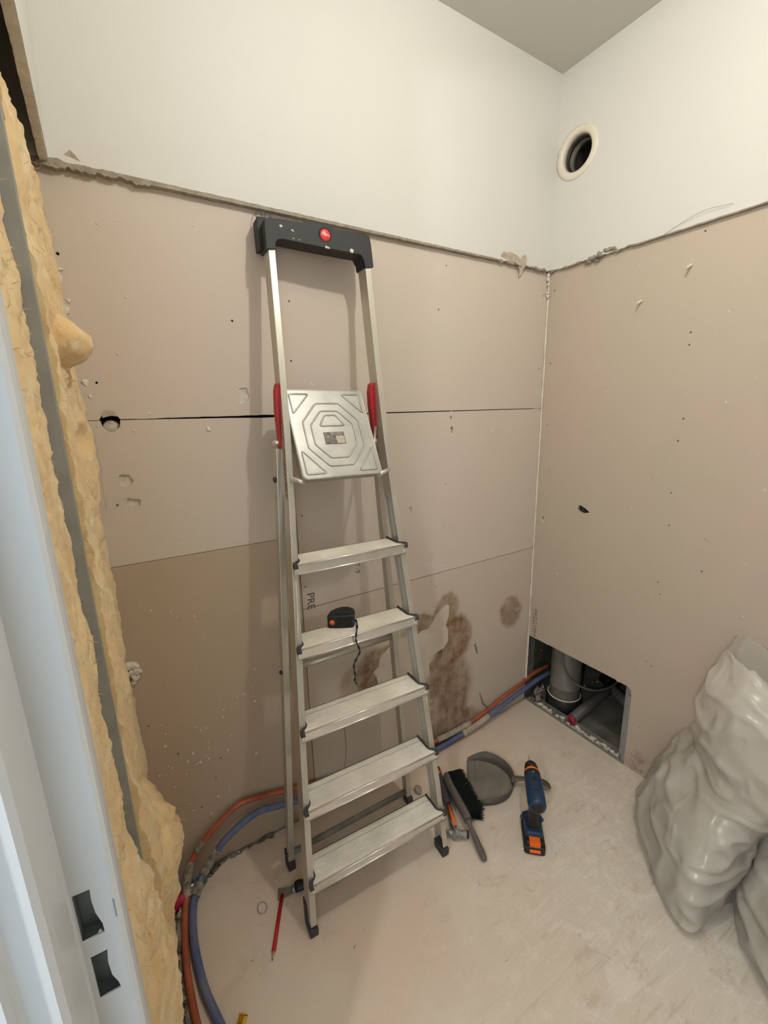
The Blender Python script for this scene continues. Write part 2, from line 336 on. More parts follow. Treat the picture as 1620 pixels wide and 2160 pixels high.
def tag(o, label, cat, group=None, kind=None):
    o['label'] = label; o['category'] = cat
    if group: o['group'] = group
    if kind: o['kind'] = kind
    return o
def empty(name, loc, label=None, cat=None, group=None):
    o = bpy.data.objects.new(name, None); COL.objects.link(o); o.empty_display_size = 0.05
    o.matrix_world = Matrix.Translation(loc)
    if label: tag(o, label, cat, group)
    return o
class Group:
    """a thing: an Empty at its base; meshes are written in world coordinates and brought into it"""
    def __init__(s, name, loc, label, cat, group=None, rz=0.0):
        s.T = Matrix.Translation(loc) @ Matrix.Rotation(rz, 4, 'Z'); s.inv = s.T.inverted()
        s.o = bpy.data.objects.new(name, None); COL.objects.link(s.o); s.o.matrix_world = s.T; s.o.empty_display_size = 0.05
        tag(s.o, label, cat, group)
    def world(s, mb, name, m, parent=None, **k):
        mb.v = [s.inv @ p for p in mb.v]; return mb.build(name, m, parent or s.o, **k)
    def local(s, mb, name, m, parent=None, **k): return mb.build(name, m, parent or s.o, **k)
def structure(o, label=None):
    o['kind'] = 'structure'
    if label: o['label'] = label
    return o
def smooth_path(pts, n=8, closed=False):
    P = [Vector(p) for p in pts]; out = []
    if closed: P = [P[-1]] + P + [P[0], P[1]]
    else: P = [P[0] * 2 - P[1]] + P + [P[-1] * 2 - P[-2]]
    for i in range(1, len(P) - 2):
        a, b, c, d = P[i - 1:i + 3]
        for k in range(n):
            t = k / n
            out.append(0.5 * ((2 * b) + (c - a) * t + (2 * a - 5 * b + 4 * c - d) * t * t + (3 * b - a - 3 * c + d) * t ** 3))
    if not closed: out.append(P[-2])
    return out

def sheet(mb, axis, outline, holes, front, back):
    """flat board with real holes. axis 'y': pts are (x,z), planes y=front/back; axis 'x': pts are (y,z)"""
    loops = [outline] + list(holes)
    def P(a, b, d): return (a, d, b) if axis == 'y' else (d, a, b)
    flat = [p for l in loops for p in l]; n = len(flat)
    def inside(p, l):
        c = False; k = len(l)
        for i in range(k):
            (x1, y1), (x2, y2) = l[i], l[i - 1]
            if (y1 > p[1]) != (y2 > p[1]) and p[0] < (x2 - x1) * (p[1] - y1) / (y2 - y1) + x1: c = not c
        return c
    if holes:
        ed = []; o = 0
        for l in loops:
            k = len(l); ed += [(o + i, o + (i + 1) % k) for i in range(k)]; o += k
        cv, ce, cf, ov, oe, of = delaunay_2d_cdt([Vector(p) for p in flat], ed, [], 0, 1e-7)
        assert len(cv) == n; tri = []; back_map = [o_[0] for o_ in ov]
        for t in cf:
            c = ((cv[t[0]][0] + cv[t[1]][0] + cv[t[2]][0]) / 3, (cv[t[0]][1] + cv[t[1]][1] + cv[t[2]][1]) / 3)
            if inside(c, outline) and not any(inside(c, h) for h in holes): tri.append([back_map[i] for i in t])
    else: tri = tessellate_polygon([[Vector((a, b, 0)) for a, b in l] for l in loops])
    vs = [P(a, b, front) for a, b in flat] + [P(a, b, back) for a, b in flat]
    fs = [tuple(t) for t in tri] + [tuple(i + n for i in reversed(t)) for t in tri]
    o = 0
    for l in loops:
        k = len(l)
        for i in range(k):
            j = (i + 1) % k; fs.append((o + i, o + j, o + j + n, o + i + n))
        o += k
    return mb.add(vs, fs)
def disc(c, r, n=7, jit=0.15):
    return [(c[0] + math.cos(2 * PI * i / n) * r * random.uniform(1 - jit, 1 + jit), c[1] + math.sin(2 * PI * i / n) * r * random.uniform(1 - jit, 1 + jit)) for i in range(n)]
def ragged(a, b, step, amp, seed=0.0, fr=18, calm=None):
    """points from a to b (2d) with vertical raggedness"""
    L = math.dist(a, b); n = max(2, int(L / step)); out = []
    for i in range(n + 1):
        t = i / n; x = a[0] + (b[0] - a[0]) * t; z = a[1] + (b[1] - a[1]) * t
        k = 1 if calm is None else (0.16 if calm[0] < x < calm[1] else 1)
        out.append((x, z + k * amp * noise.fractal(Vector((x * fr, seed, z)), 0.8, 2.1, 4)))
    return out
def flatpatch(mb, axis, pts, front, back):
    return sheet(mb, axis, pts, [], front, back)
def roughen(pts, amp, n=4, seed=1.0, fr=60):
    out = []; k = len(pts)
    for i in range(k):
        a = pts[i]; b = pts[(i + 1) % k]
        for j in range(n):
            t = j / n; x = a[0] + (b[0] - a[0]) * t; z = a[1] + (b[1] - a[1]) * t
            q = nvec(Vector((x * fr, z * fr, seed))); out.append((x + q.x * amp, z + q.y * amp))
    return out
def text(s, name, m, size, T, parent=None, ext=0.0002):
    cu = bpy.data.curves.new(name, 'FONT'); cu.body = s; cu.size = size; cu.extrude = ext; cu.align_x = 'CENTER'; cu.align_y = 'CENTER'
    t = bpy.data.objects.new(name, cu); COL.objects.link(t)
    dg = bpy.context.evaluated_depsgraph_get(); me = bpy.data.meshes.new_from_object(t.evaluated_get(dg))
    bpy.data.objects.remove(t); o = bpy.data.objects.new(name, me); COL.objects.link(o)
    me.materials.clear(); me.materials.append(M[m])
    if parent is not None:
        o.parent = parent; o.matrix_parent_inverse = Matrix.Identity(4); o.matrix_local = T
    else: o.matrix_world = T
    return o
def basis(o, x, y, z):
    x, y, z = Vector(x), Vector(y), Vector(z)
    return Matrix(((x.x, y.x, z.x, o[0]), (x.y, y.y, z.y, o[1]), (x.z, y.z, z.z, o[2]), (0, 0, 0, 1)))

# ================================================================== THE SETTING
CUT = 1.877; H = 2.50; XL = -1.555; TH = 0.013
# --- floor
f = MB()
fl = [(-2.9, -2.95), (0.0, -2.95), (0.0, -0.01), (-1.45, -0.012), (-1.49, 0.05), (-2.9, 0.05)]
# back edge of the screed is broken at the left corner
edge = [(0.0, -0.004)] + [(x, -0.010 + 0.012 * noise.fractal(Vector((x * 14, 3.1, 0)), 0.8, 2, 3)) for x in [-0.05 * i for i in range(1, 29)]]
edge += [(-1.435, -0.03), (-1.46, -0.045), (-1.50, -0.04), (-1.545, -0.03), (-1.56, -0.03)]
pts = [(-2.9, -3.2), (0.0, -3.2)] + edge + [(-2.9, -0.03)]
f.ngon_prism(pts, -0.06, 0.0)
structure(f.build('floor', 'floor'))
# --- ceiling
structure(MB().box((-2.9, -3.2, H), (0.1, 0.1, H + 0.05)).build('ceiling', 'ceiling'))

# --- back wall: five plasterboard sheets below, painted board above
wb = MB().box((-1.75, 0.055, -0.1), (0.02, 0.08, H)).build('wall_back', 'cavity'); structure(wb)
G = 0.0012
def screw(pts, r=0.0032): return [disc(p, r * random.uniform(0.8, 1.15), 7, 0.1) for p in pts]
hole_big = [(-1.542, 1.366 - .004), (-1.506, 1.362), (-1.503, 1.357), (-1.506, 1.348), (-1.516, 1.339), (-1.525, 1.336), (-1.536, 1.342), (-1.543, 1.353)]
crater2 = roughen([(-1.525, 1.232), (-1.52, 1.238), (-1.503, 1.236), (-1.495, 1.221), (-1.502, 1.209), (-1.513, 1.207), (-1.524, 1.212)], 0.0015, 2)
crater3 = roughen([(-1.520, 1.162), (-1.514, 1.180), (-1.501, 1.176), (-1.486, 1.173), (-1.489, 1.157), (-1.505, 1.160)], 0.0015, 2)
tear = roughen([(-1.221, 1.439), (-1.202, 1.442), (-1.195, 1.419), (-1.201, 1.407), (-1.213, 1.399), (-1.224, 1.398), (-1.221, 1.418)], 0.0018, 3)
# upper sheet (full width) with a notch for the pipe hole
up_out = [(-1.64, 1.3665)] + [(-1.545, 1.3668), (-1.541, 1.374), (-1.53, 1.380), (-1.515, 1.379), (-1.506, 1.373), (-1.503, 1.3675)] + \
    ragged((-1.49, 1.3672), (-1.16, 1.3690), 0.012, 0.0012, 2.0, 40) + [(-1.088, 1.3672), (-0.004, 1.3672), (-0.004, 1.905), (-1.64, 1.905)]
mb = MB(); sheet(mb, 'y', up_out, [tear] + screw([(-1.065, 1.668), (-1.071, 1.514), (-0.546, 1.694), (-1.222, 1.606), (-1.569, 1.71), (-1.538, 1.45), (-0.026, 1.79), (-0.515, 1.83), (-0.512, 1.405), (-0.028, 1.52)]), 0.0, TH)
mb.build('gypsum_board', 'board', wb)
# mid left sheet
ml = [(-1.64, 1.013), (-1.088 - G, 1.009), (-1.088 - G, 1.3625), (-1.16, 1.3612)] + [(-1.25, 1.3635), (-1.33, 1.3640), (-1.42, 1.3652), (-1.503, 1.3655), (-1.506, 1.350), (-1.516, 1.341), (-1.525, 1.338), (-1.536, 1.344), (-1.541, 1.354), (-1.543, 1.3655), (-1.64, 1.3655)]
mb = MB(); sheet(mb, 'y', ml, [crater2, crater3] + screw([(-1.537, 1.165), (-1.12, 1.21), (-1.122, 1.06)]), 0.0, TH)
mb.build('gypsum_board', 'board', wb)
mb = MB(); sheet(mb, 'y', [(-1.64, -0.02), (-1.088 - G, -0.02), (-1.088 - G, 1.0075), (-1.64, 1.0115)], screw([(-1.49, 0.43), (-1.45, 0.22), (-1.40, 0.30), (-1.55, 0.55), (-1.43, 0.17), (-1.38, 0.36), (-1.11, 0.6)], 0.003), 0.0, TH)
mb.build('gypsum_board', 'board_low', wb)
slit = [(-0.487, 1.350), (-0.482, 1.346), (-0.484, 1.338), (-0.489, 1.335), (-0.492, 1.343)]
slit2 = roughen([(-0.483, 1.312), (-0.477, 1.308), (-0.476, 1.298), (-0.482, 1.285), (-0.488, 1.292), (-0.484, 1.300), (-0.490, 1.307)], 0.001, 2)
sq = [(-0.674, 1.040), (-0.662, 1.040), (-0.664, 1.020), (-0.668, 1.016), (-0.675, 1.022)]
gouge = [(-0.030, 0.812), (-0.024, 0.806), (-0.022, 0.770), (-0.032, 0.772)]
gouge2 = [(-0.050, 1.038), (-0.042, 1.036), (-0.043, 1.016), (-0.049, 1.012)]
mb = MB(); sheet(mb, 'y', [(-1.088 + G, 0.766 + G), (-0.004, 0.766 + G), (-0.004, 1.3648), (-1.088 + G, 1.3630)],
                 [slit, slit2, sq, gouge, gouge2] + screw([(-1.07, 1.069), (-0.509, 1.107), (-0.505, 0.80), (-0.028, 1.29), (-1.075, 0.84), (-0.515, 0.94)], 0.003), 0.0, TH)
mb.build('gypsum_board', 'board', wb)
mb = MB(); sheet(mb, 'y', [(-1.088 + G, -0.02), (-0.004, -0.02), (-0.004, 0.766 - G), (-1.088 + G, 0.766 - G)],
                 screw([(-1.066, 0.60), (-0.548, 0.712), (-0.54, 0.09), (-0.395, 0.17), (-0.70, 0.10), (-0.705, 0.13), (-0.042, 0.70)], 0.003), 0.0, TH)
mb.build('gypsum_board', 'board_stain', wb)
# filler at the bottom of the shallow craters
mb = MB(); sheet(mb, 'y', [(-1.56, 1.14), (-1.47, 1.14), (-1.47, 1.25), (-1.56, 1.25)], [], 0.0055, 0.012)
for q in (tear, sq, gouge, gouge2):
    xs = [p[0] for p in q]; zs = [p[1] for p in q]; sheet(mb, 'y', [(min(xs) - .004, min(zs) - .004), (max(xs) + .004, min(zs) - .004), (max(xs) + .004, max(zs) + .004), (min(xs) - .004, max(zs) + .004)], [], 0.004, 0.0125)
mb.build('exposed_gypsum', 'gypsum', wb, label='pale broken gypsum showing in the shallow knocks')
mb = MB().lathe([(0.0, 0.0), (0.0165, 0.001), (0.019, 0.006), (0.019, 0.03)], 20, basis((-1.5225, 0.010, 1.3475), (1, 0, 0), (0, 0, -1), (0, 1, 0))); mb.build('foam_plug', 'filler', wb, label='grey filler seen inside the round hole')
# painted board above the cut
low = ragged((-1.64, CUT + 0.003), (0.0, CUT), 0.004, 0.0055, 5.0, 47, (-1.44, -0.30))
mb = MB(); sheet(mb, 'y', low + [(0.0, H), (-1.64, H)], [], -0.017, 0.0)
mb.build('painted_board', 'paint', wb, label='white painted board above the ragged cut')
low2 = ragged((-1.64, CUT - 0.012), (-1.38, CUT - 0.007), 0.004, 0.009, 9.0, 52) + ragged((-1.375, CUT - 0.006), (0.0, CUT - 0.004), 0.005, 0.007, 9.0, 34, (-1.5, -0.30))
mb = MB(); sheet(mb, 'y', low2 + [(0.0, CUT + 0.02), (-1.64, CUT + 0.02)], [], -0.0165, 0.001)
mb.build('torn_board_edge', 'glue', wb, label='grey-brown torn core along the cut')
# peeled paper and old filler skins on the back wall
patch = [(-0.484, 0.617), (-0.487, 0.573), (-0.501, 0.54), (-0.488, 0.512), (-0.489, 0.463), (-0.507, 0.44), (-0.579, 0.424), (-0.575, 0.405), (-0.585, 0.393), (-0.581, 0.363), (-0.582, 0.338), (-0.61, 0.336), (-0.634, 0.30), (-0.675, 0.285), (-0.766, 0.31), (-0.82, 0.393), (-0.825, 0.424), (-0.839, 0.452), (-0.814, 0.466), (-0.811, 0.496), (-0.78, 0.523), (-0.73, 0.549), (-0.692, 0.548), (-0.646, 0.537), (-0.62, 0.549), (-0.586, 0.548), (-0.565, 0.571), (-0.548, 0.593), (-0.516, 0.617), (-0.497, 0.627)]
mb = MB(); sheet(mb, 'y', roughen(patch, 0.003, 4, 2.0, 45), [], -0.0008, 0.001)
mb.build('filler_skin', 'filler', wb, label='pale jagged patch of old filler inside the brown stain')
mb = MB(); sheet(mb, 'y', roughen([(-1.558, 1.335), (-1.519, 1.335), (-1.506, 1.350), (-1.499, 1.345), (-1.491, 1.325), (-1.496, 1.29), (-1.502, 1.247), (-1.513, 1.240), (-1.525, 1.242), (-1.56, 1.15)], 0.002, 4), [], -0.0008, 0.001)
mb.build('filler_skin', 'board', wb)
# thin curved scratch, dark smears
mb = MB()
mb.tube(smooth_path([(-0.985, -0.0006, 0.33), (-0.967, -0.0006, 0.28), (-0.961, -0.0006, 0.205), (-0.969, -0.0006, 0.128), (-0.990, -0.0006, 0.07)], 6), 0.0009, 5)
mb.tube(smooth_path([(-0.89, -0.0006, 0.50), (-0.905, -0.0006, 0.45), (-0.90, -0.0006, 0.40), (-0.88, -0.0006, 0.37)], 6), 0.0016, 5)
mb.build('scratch', 'ink_faint', wb)
mb = MB()
flatpatch(mb, 'y', [(-0.343, 0.402), (-0.336, 0.405), (-0.325, 0.375), (-0.322, 0.35), (-0.329, 0.352), (-0.338, 0.38)], -0.0006, 0.001)
flatpatch(mb, 'y', [(-0.306, 0.154), (-0.300, 0.15), (-0.275, 0.09), (-0.247, 0.055), (-0.253, 0.051), (-0.285, 0.085)], -0.0006, 0.001)
mb.build('smear', 'ink_faint', wb)
# board print, reading downwards
text('PRE', 'board_print', 'ink', 0.036, basis((-1.060, -0.0006, 0.788), (0, 0, -1), (1, 0, 0), (0, -1, 0)), wb)
text('LT-9', 'board_print', 'ink_faint', 0.026, basis((-0.888, -0.0006, 0.868), (0, 0, -1), (1, 0, 0), (0, -1, 0)), wb)
# seam shadow line: back cavity already dark; small white drips on the wall
def specks(parent, axis, spots, plane, seed, name='plaster_speck', m='gypsum_white', sgn=-1):
    mb = MB(); rnd = random.Random(seed)
    for (a, z, s) in spots:
        mbp = (a, plane, z) if axis == 'y' else (plane, a, z)
        r = (s, 0.0012 + s * 0.12, s * rnd.uniform(0.6, 1.6)) if axis == 'y' else (0.0012 + s * 0.12, s, s * rnd.uniform(0.6, 1.6))
        mb.blob(mbp, r, 0.9, 2.2, 8, 6, rnd.uniform(0, 50))
    o = mb.build(name, m, parent); o['kind'] = 'stuff'; return o
rnd = random.Random(3); sp = []
for i in range(60): sp.append((rnd.uniform(-1.55, -1.25), rnd.uniform(0.12, 0.55), rnd.choice((0.0012, 0.002, 0.003))))
for i in range(46): sp.append((rnd.uniform(-1.57, -1.20), rnd.uniform(0.5, 1.86), rnd.choice((0.001, 0.0016, 0.0022))))
for i in range(60): sp.append((rnd.uniform(-1.05, -0.03), rnd.uniform(0.1, 1.86), rnd.choice((0.001, 0.0014, 0.0024))))
for p in [(-0.503, 1.521, .0035), (-0.512, 1.405, .004), (-0.486, 1.362, .003), (-0.53, 1.89, 0.003), (-1.309, 1.337, .005), (-1.57, 1.68, .006), (-1.575, 1.66, .007), (-1.565, 1.62, .004), (-1.572, 1.60, .006), (-1.56, 1.45, .006), (-1.555, 1.42, .004), (-1.565, 1.55, .008), (-1.57, 1.56, .008), (-1.49, 1.78, .002)]: sp.append(p)
specks(wb, 'y', sp, 0.0, 5)

# --- right wall
wr = MB().box((0.055, -3.2, -0.1), (0.08, -0.72, H)).build('wall_right', 'cavity'); structure(wr)
opening = [(0.05, -0.03), (0.05, 0.335)]
ro = [(0.012, 0.338), (-0.10, 0.338), (-0.102, 0.334), (-0.108, 0.339), (-0.25, 0.3385), (-0.42, 0.338), (-0.426, 0.333), (-0.44, 0.336), (-0.470, 0.335), (-0.480, 0.325), (-0.484, 0.300), (-0.486, -0.02), (-3.2, -0.02), (-3.2, 1.905), (0.012, 1.905)]
hr = roughen([(-0.202, 0.991), (-0.212, 0.993), (-0.232, 0.984), (-0.252, 0.972), (-0.238, 0.966), (-0.221, 0.962), (-0.206, 0.966), (-0.199, 0.975)], 0.0015, 2)
h2 = [(-0.040, 0.917), (-0.045, 0.912), (-0.047, 0.905), (-0.042, 0.902), (-0.038, 0.909)]
h3 = [(-0.055, 0.838), (-0.060, 0.834), (-0.060, 0.824), (-0.053, 0.822), (-0.050, 0.832)]
h4 = disc((-0.074, 0.710), 0.0065, 8); h5 = roughen([(-0.640, 0.962), (-0.652, 0.960), (-0.655, 0.950), (-0.648, 0.953)], 0.001, 2)
mb = MB(); sheet(mb, 'x', ro, [hr, h2, h3, h4, h5] + screw([(-0.526, 1.582), (-0.527, 1.546), (-0.537, 1.327), (-0.53, 1.258), (-0.536, 0.981), (-0.525, 0.776), (-0.536, 0.735), (-0.648, 0.854), (-0.53, 1.089), (-0.029, 1.806), (-0.538, 0.459), (-0.521, 0.47), (-0.524, 0.197), (-0.53, 1.854), (-0.03, 1.54), (-0.032, 1.30), (-0.055, 1.12)], 0.0032), 0.0, TH)
mb.build('gypsum_board', 'board_right', wr)
mb = MB()
for q in (h3, h4, h5):
    ys = [p[0] for p in q]; zs = [p[1] for p in q]; sheet(mb, 'x', [(min(ys) - .004, min(zs) - .004), (max(ys) + .004, min(zs) - .004), (max(ys) + .004, max(zs) + .004), (min(ys) - .004, max(zs) + .004)], [], 0.004, 0.0125)
mb.build('exposed_gypsum', 'gypsum', wr)
VC = (-0.0965, 2.230); VR = 0.060
low = ragged((0.0, CUT - 0.001), (-3.2, CUT - 0.003), 0.006, 0.0065, 15.0, 24, (-3.2, -0.34))
mb = MB(); sheet(mb, 'x', low + [(-3.2, H), (0.0, H)], [[(VC[0] + VR * math.cos(2 * PI * i / 40), VC[1] + VR * math.sin(2 * PI * i / 40)) for i in range(40)]], -0.013, 0.0)
mb.build('painted_board', 'paint', wr, label='white painted board above the ragged cut')
low2 = ragged((0.0, CUT - 0.005), (-3.2, CUT - 0.006), 0.005, 0.009, 19.0, 30, (-3.2, -0.34))
mb = MB(); sheet(mb, 'x', low2 + [(-3.2, CUT + 0.02), (0.0, CUT + 0.02)], [], -0.0125, 0.001)
mb.build('torn_board_edge', 'glue', wr, label='grey-brown torn core along the cut')
text('PREGYPM', 'board_print', 'ink_faint', 0.032, basis((-0.0006, -0.030, 0.412), (0, 0, -1), (0, -1, 0), (-1, 0, 0)), wr)
sp = [(rnd.uniform(-0.9, -0.03), rnd.uniform(0.1, 1.85), rnd.choice((0.0008, 0.0012, 0.002))) for i in range(60)]
sp += [(-0.041, 0.893, .004), (-0.045, 1.01, .003), (-0.252, 0.968, .004), (-0.20, 1.01, .002), (-0.13, 0.68, .004), (-0.10, 0.12, .003)]
specks(wr, 'x', sp, 0.0, 8)
# two wall plugs poking out of the right wall
for (y, z) in ((-0.505, 1.767), (-0.368, 1.697)):
    g = MB(); g.tube([(0.01, y, z + 0.012), (-0.004, y, z + 0.004), (-0.024, y + .002, z - 0.006)], [0.002, 0.0042, 0.003], 8, T=None)
    g.tube([(0.004, y, z + 0.004), (-0.010, y - .004, z + 0.020)], [0.001, 0.0008], 5)
    tag(g.build('wall_plug', 'cream'), 'cream plastic wall plug sticking out of the right wall, ' + ('higher one near the cut' if z > 1.73 else 'lower one'), 'wall plug', 'wall plugs in the right wall')
# corner bead
mb = MB(); n = 60
pts = [(-0.004 - 0.0015 * noise.noise(Vector((z * 9, 2, 0))), -0.004, z) for z in [0.10 + (1.868 - 0.10) * i / n for i in range(n + 1)]]
mb.tube(pts, [0.0035 + 0.0022 * noise.fractal(Vector((i * 0.55, 7, 0)), 1, 2, 3) + (0.0012 if i < 8 else 0) for i in range(n + 1)], 8)
structure(mb.build('trim_1', 'gypsum_white'), 'cracked cream filler line running down the corner between the two walls')
mb = MB(); mb.tube([(-0.013, -0.0135, CUT + .01), (-0.013, -0.0135, H)], 0.0035, 8)
structure(mb.build('trim_2', 'paint'), 'white painted joint in the upper corner')

# --- shaft behind the right wall opening
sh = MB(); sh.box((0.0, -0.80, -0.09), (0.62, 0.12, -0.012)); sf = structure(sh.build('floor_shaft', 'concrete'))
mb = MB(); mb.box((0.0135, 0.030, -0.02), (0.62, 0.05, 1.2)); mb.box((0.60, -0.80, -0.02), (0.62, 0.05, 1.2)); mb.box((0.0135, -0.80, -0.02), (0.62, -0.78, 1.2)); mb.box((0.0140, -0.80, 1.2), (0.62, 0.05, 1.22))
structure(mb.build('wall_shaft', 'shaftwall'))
t = Group('metal_track', (0.03, -0.24, -0.012), 'grey metal floor track with crumbled white plaster along the bottom of the wall opening', 'metal track')
mb = MB(); mb.box((-0.002, -0.485, -0.012), (0.0005, -0.004, 0.012)); mb.box((-0.002, -0.485, -0.012), (0.048, -0.004, -0.0095)); mb.box((0.046, -0.485, -0.012), (0.0485, -0.004, 0.010))
t.world(mb, 'channel', 'galv_dull')
mb = MB(); rr = random.Random(4)
for i in range(110):
    y = rr.uniform(-0.475, -0.01); mb.blob((rr.gauss(0.026, 0.008), y, -0.006), (rr.uniform(.004, .011), rr.uniform(.004, .012), rr.uniform(.003, .008)), 0.7, 2.0, 8, 6, i * 1.3)
o = t.world(mb, 'plaster_crumbs', 'gypsum_white'); o['kind'] = 'stuff'
t = Group('metal_stud', (0.02, -0.47, -0.01), 'grey vertical metal stud at the right side of the wall opening', 'metal stud')
mb = MB(); mb.box((0.0135, -0.486, -0.012), (0.0150, -0.4560, 1.0)); mb.box((0.0135, -0.4875, -0.012), (0.048, -0.486, 1.0)); mb.box((0.002, -0.4850, -0.012), (0.0135, -0.4740, 0.300)); mb.box((0.0465, -0.488, -0.012), (0.048, -0.455, 1.0))
t.world(mb, 'stud_profile', 'galv')
t = Group('soil_pipe', (0.128, -0.122, -0.012), 'thick grey vertical waste pipe in a black collar inside the wall opening', 'pipe')
T = Matrix.Translation((0.128, -0.122, 0))
mb = MB().lathe([(0.066, 0.03), (0.066, 0.10), (0.0675, 0.102), (0.0675, 0.106), (0.066, 0.108), (0.064, 1.15)], 40, T)
t.world(mb, 'pipe_barrel', 'soil')
mb = MB().lathe([(0.065, -0.012), (0.078, -0.012), (0.080, -0.005), (0.080, 0.035), (0.075, 0.042), (0.074, 0.052), (0.0665, 0.053)], 40, T); t.world(mb, 'collar', 'black')
mb = MB(); mb.tube([(0.128 + 0.0715 * math.cos(a), -0.122 + 0.0715 * math.sin(a), 0.054) for a in [2 * PI * i / 36 for i in range(36)]], 0.003, 6, closed=True); t.world(mb, 'sealing_ring', 'cream')
t = Group('drain_pipe', (0.20, -0.225, -0.012), 'dark grey drain pipe lying in the wall opening, its end stuffed with pink', 'pipe')
mb = MB(); mb.tube([(0.045, -0.226, 0.012), (0.20, -0.221, 0.030), (0.40, -0.215, 0.05)], 0.0225, 24); t.world(mb, 'pipe_barrel', 'drain')
mb = MB(); mb.blob((0.040, -0.226, 0.011), (0.007, 0.018, 0.018), 0.35, 3.0, 16, 10, 3.3); t.world(mb, 'pink_plug', 'pink')
mb = MB(); mb.tube([(0.27, -0.36, 0.06), (0.34, -0.25, 0.045), (0.42, -0.14, 0.03)], 0.022, 20)
tag(mb.build('branch_pipe', 'drain'), 'second dark pipe crossing at the back of the wall opening', 'pipe')
mb = MB(); mb.tube(smooth_path([(0.05, -0.145, 0.42), (0.05, -0.15, 0.28), (0.075, -0.18, 0.18), (0.14, -0.235, 0.13), (0.24, -0.26, 0.11), (0.36, -0.25, 0.10)], 8), 0.0045, 8)
tag(mb.build('electric_cable', 'soil'), 'thin grey cable curving down beside the waste pipe in the wall opening', 'cable')
mb = MB(); mb.box((0.015, 0.018, -0.01), (0.075, 0.0295, 0.33))
tag(mb.build('board_offcut', 'concrete'), 'narrow grey board strip standing inside the wall opening beside the corner', 'board strip')
mb = MB()
for (x, y, z, r) in ((0.05, -0.035, 0.03, .022), (0.035, -0.05, 0.01, .018), (0.075, -0.03, 0.012, .02), (0.02, -0.03, 0.0, .014), (0.058, -0.05, 0.055, .012)): mb.blob((x, y, z), (r, r * .8, r), 0.8, 2, 14, 10, r * 900)
mb.tube([(0.03, -0.05, 0.02), (0.09, -0.03, 0.06)], 0.004, 6)
tag(mb.build('mortar_lump', 'dirt'), 'dirty crumbled mortar lumps where the pipes enter the wall opening', 'mortar')

# --- vent ring in the upper right wall
t = Group('air_vent', (-0.013, VC[0], VC[1]), 'round cream vent ring with a dark open duct high in the right wall', 'air vent')
T = basis((-0.013, VC[0], VC[1]), (0, 1, 0), (0, 0, 1), (1, 0, 0))
mb = MB().lathe([(0.0805, 0.0), (0.080, -0.003), (0.074, -0.005), (0.064, -0.006), (0.060, -0.004), (0.0555, 0.0), (0.0555, 0.022), (0.0590, 0.022)], 56, T); t.world(mb, 'cover_ring', 'cream')
mb = MB().lathe([(0.056, 0.022), (0.051, 0.023), (0.050, 0.030), (0.056, 0.034)], 48, T); t.world(mb, 'rubber_seal', 'black')
mb = MB().lathe([(0.0565, 0.0345), (0.0540, 0.045), (0.0500, 0.048), (0.0500, 0.060), (0.0545, 0.062), (0.0545, 0.20)], 48, T); t.world(mb, 'duct', 'duct')
mb = MB().lathe([(0.0, 0.20), (0.055, 0.20)], 48, T); t.world(mb, 'duct_end', 'black')

# --- left partition: door frame, studs, glass wool, upper board
wl = MB().box((-1.665, -0.80, 0.0), (-1.650, 0.02, H)).build('wall_left', 'cavity'); structure(wl)
lo_ = [(-p[0], p[1]) for p in ragged((-0.015, CUT), (0.80, CUT), 0.006, 0.006, 31.0, 26)]
mb = MB(); sheet(mb, 'x', [(p[0], p[1]) for p in lo_] + [(-0.80, H), (0.0, H)], [], XL, XL - TH)
mb.v = [Vector((p.x - 0.002 + 0.036 * (p.z - CUT), p.y, p.z)) for p in mb.v]
mb.build('painted_board', 'paint', wl, label='white painted board left above the wool')
lo2 = [(-p[0], p[1]) for p in ragged((-0.0, CUT - 0.004), (0.80, CUT - 0.004), 0.005, 0.010, 33.0, 30)]
mb = MB(); sheet(mb, 'x', [(p[0], p[1]) for p in lo2] + [(-0.80, CUT + 0.02), (0.02, CUT + 0.02)], [], XL - 0.004, XL - 0.017)
mb.build('torn_board_edge', 'gypsum', wl, label='ragged broken lower edge of the left board')
mb = MB(); mb.box((-1.66, -3.2, 2.08), (XL - TH, -0.80, H)); mb.box((-1.66, -3.2, 0), (-1.57, -1.72, 2.08));  mb.build('painted_board', 'paint', wl)
structure(MB().box((-2.9, -3.25, 0), (0.1, -3.2, H)).build('wall_front', 'hall'))
mb = MB(); mb.box((-1.57, -1.80, 0), (0.0, -1.75, H)); structure(mb.build('wall_near', 'paint'))
mb = MB(); mb.box((-2.95, -3.25, 0), (-2.9, 0.1, H)); mb.box((-2.95, 0.02, 0), (-1.665, 0.06, H)); structure(mb.build('wall_hallway', 'hall'))

# metal stud and floor track in the partition
st = Group('metal_stud', (-1.60, -0.445, 0.0), 'grey galvanised vertical stud between two runs of yellow wool in the left wall', 'metal stud')
mb = MB(); x0, x1, y0, y1 = -1.5900, -1.638, -0.450, -0.416
tt = 0.0015; mb.ngon_prism([(x0, y0), (x0, y1), (x0 - tt, y1), (x0 - tt, y0 + tt), (x1 + tt, y0 + tt), (x1 + tt, y1), (x1, y1), (x1, y0)], 0.02, 1.90)

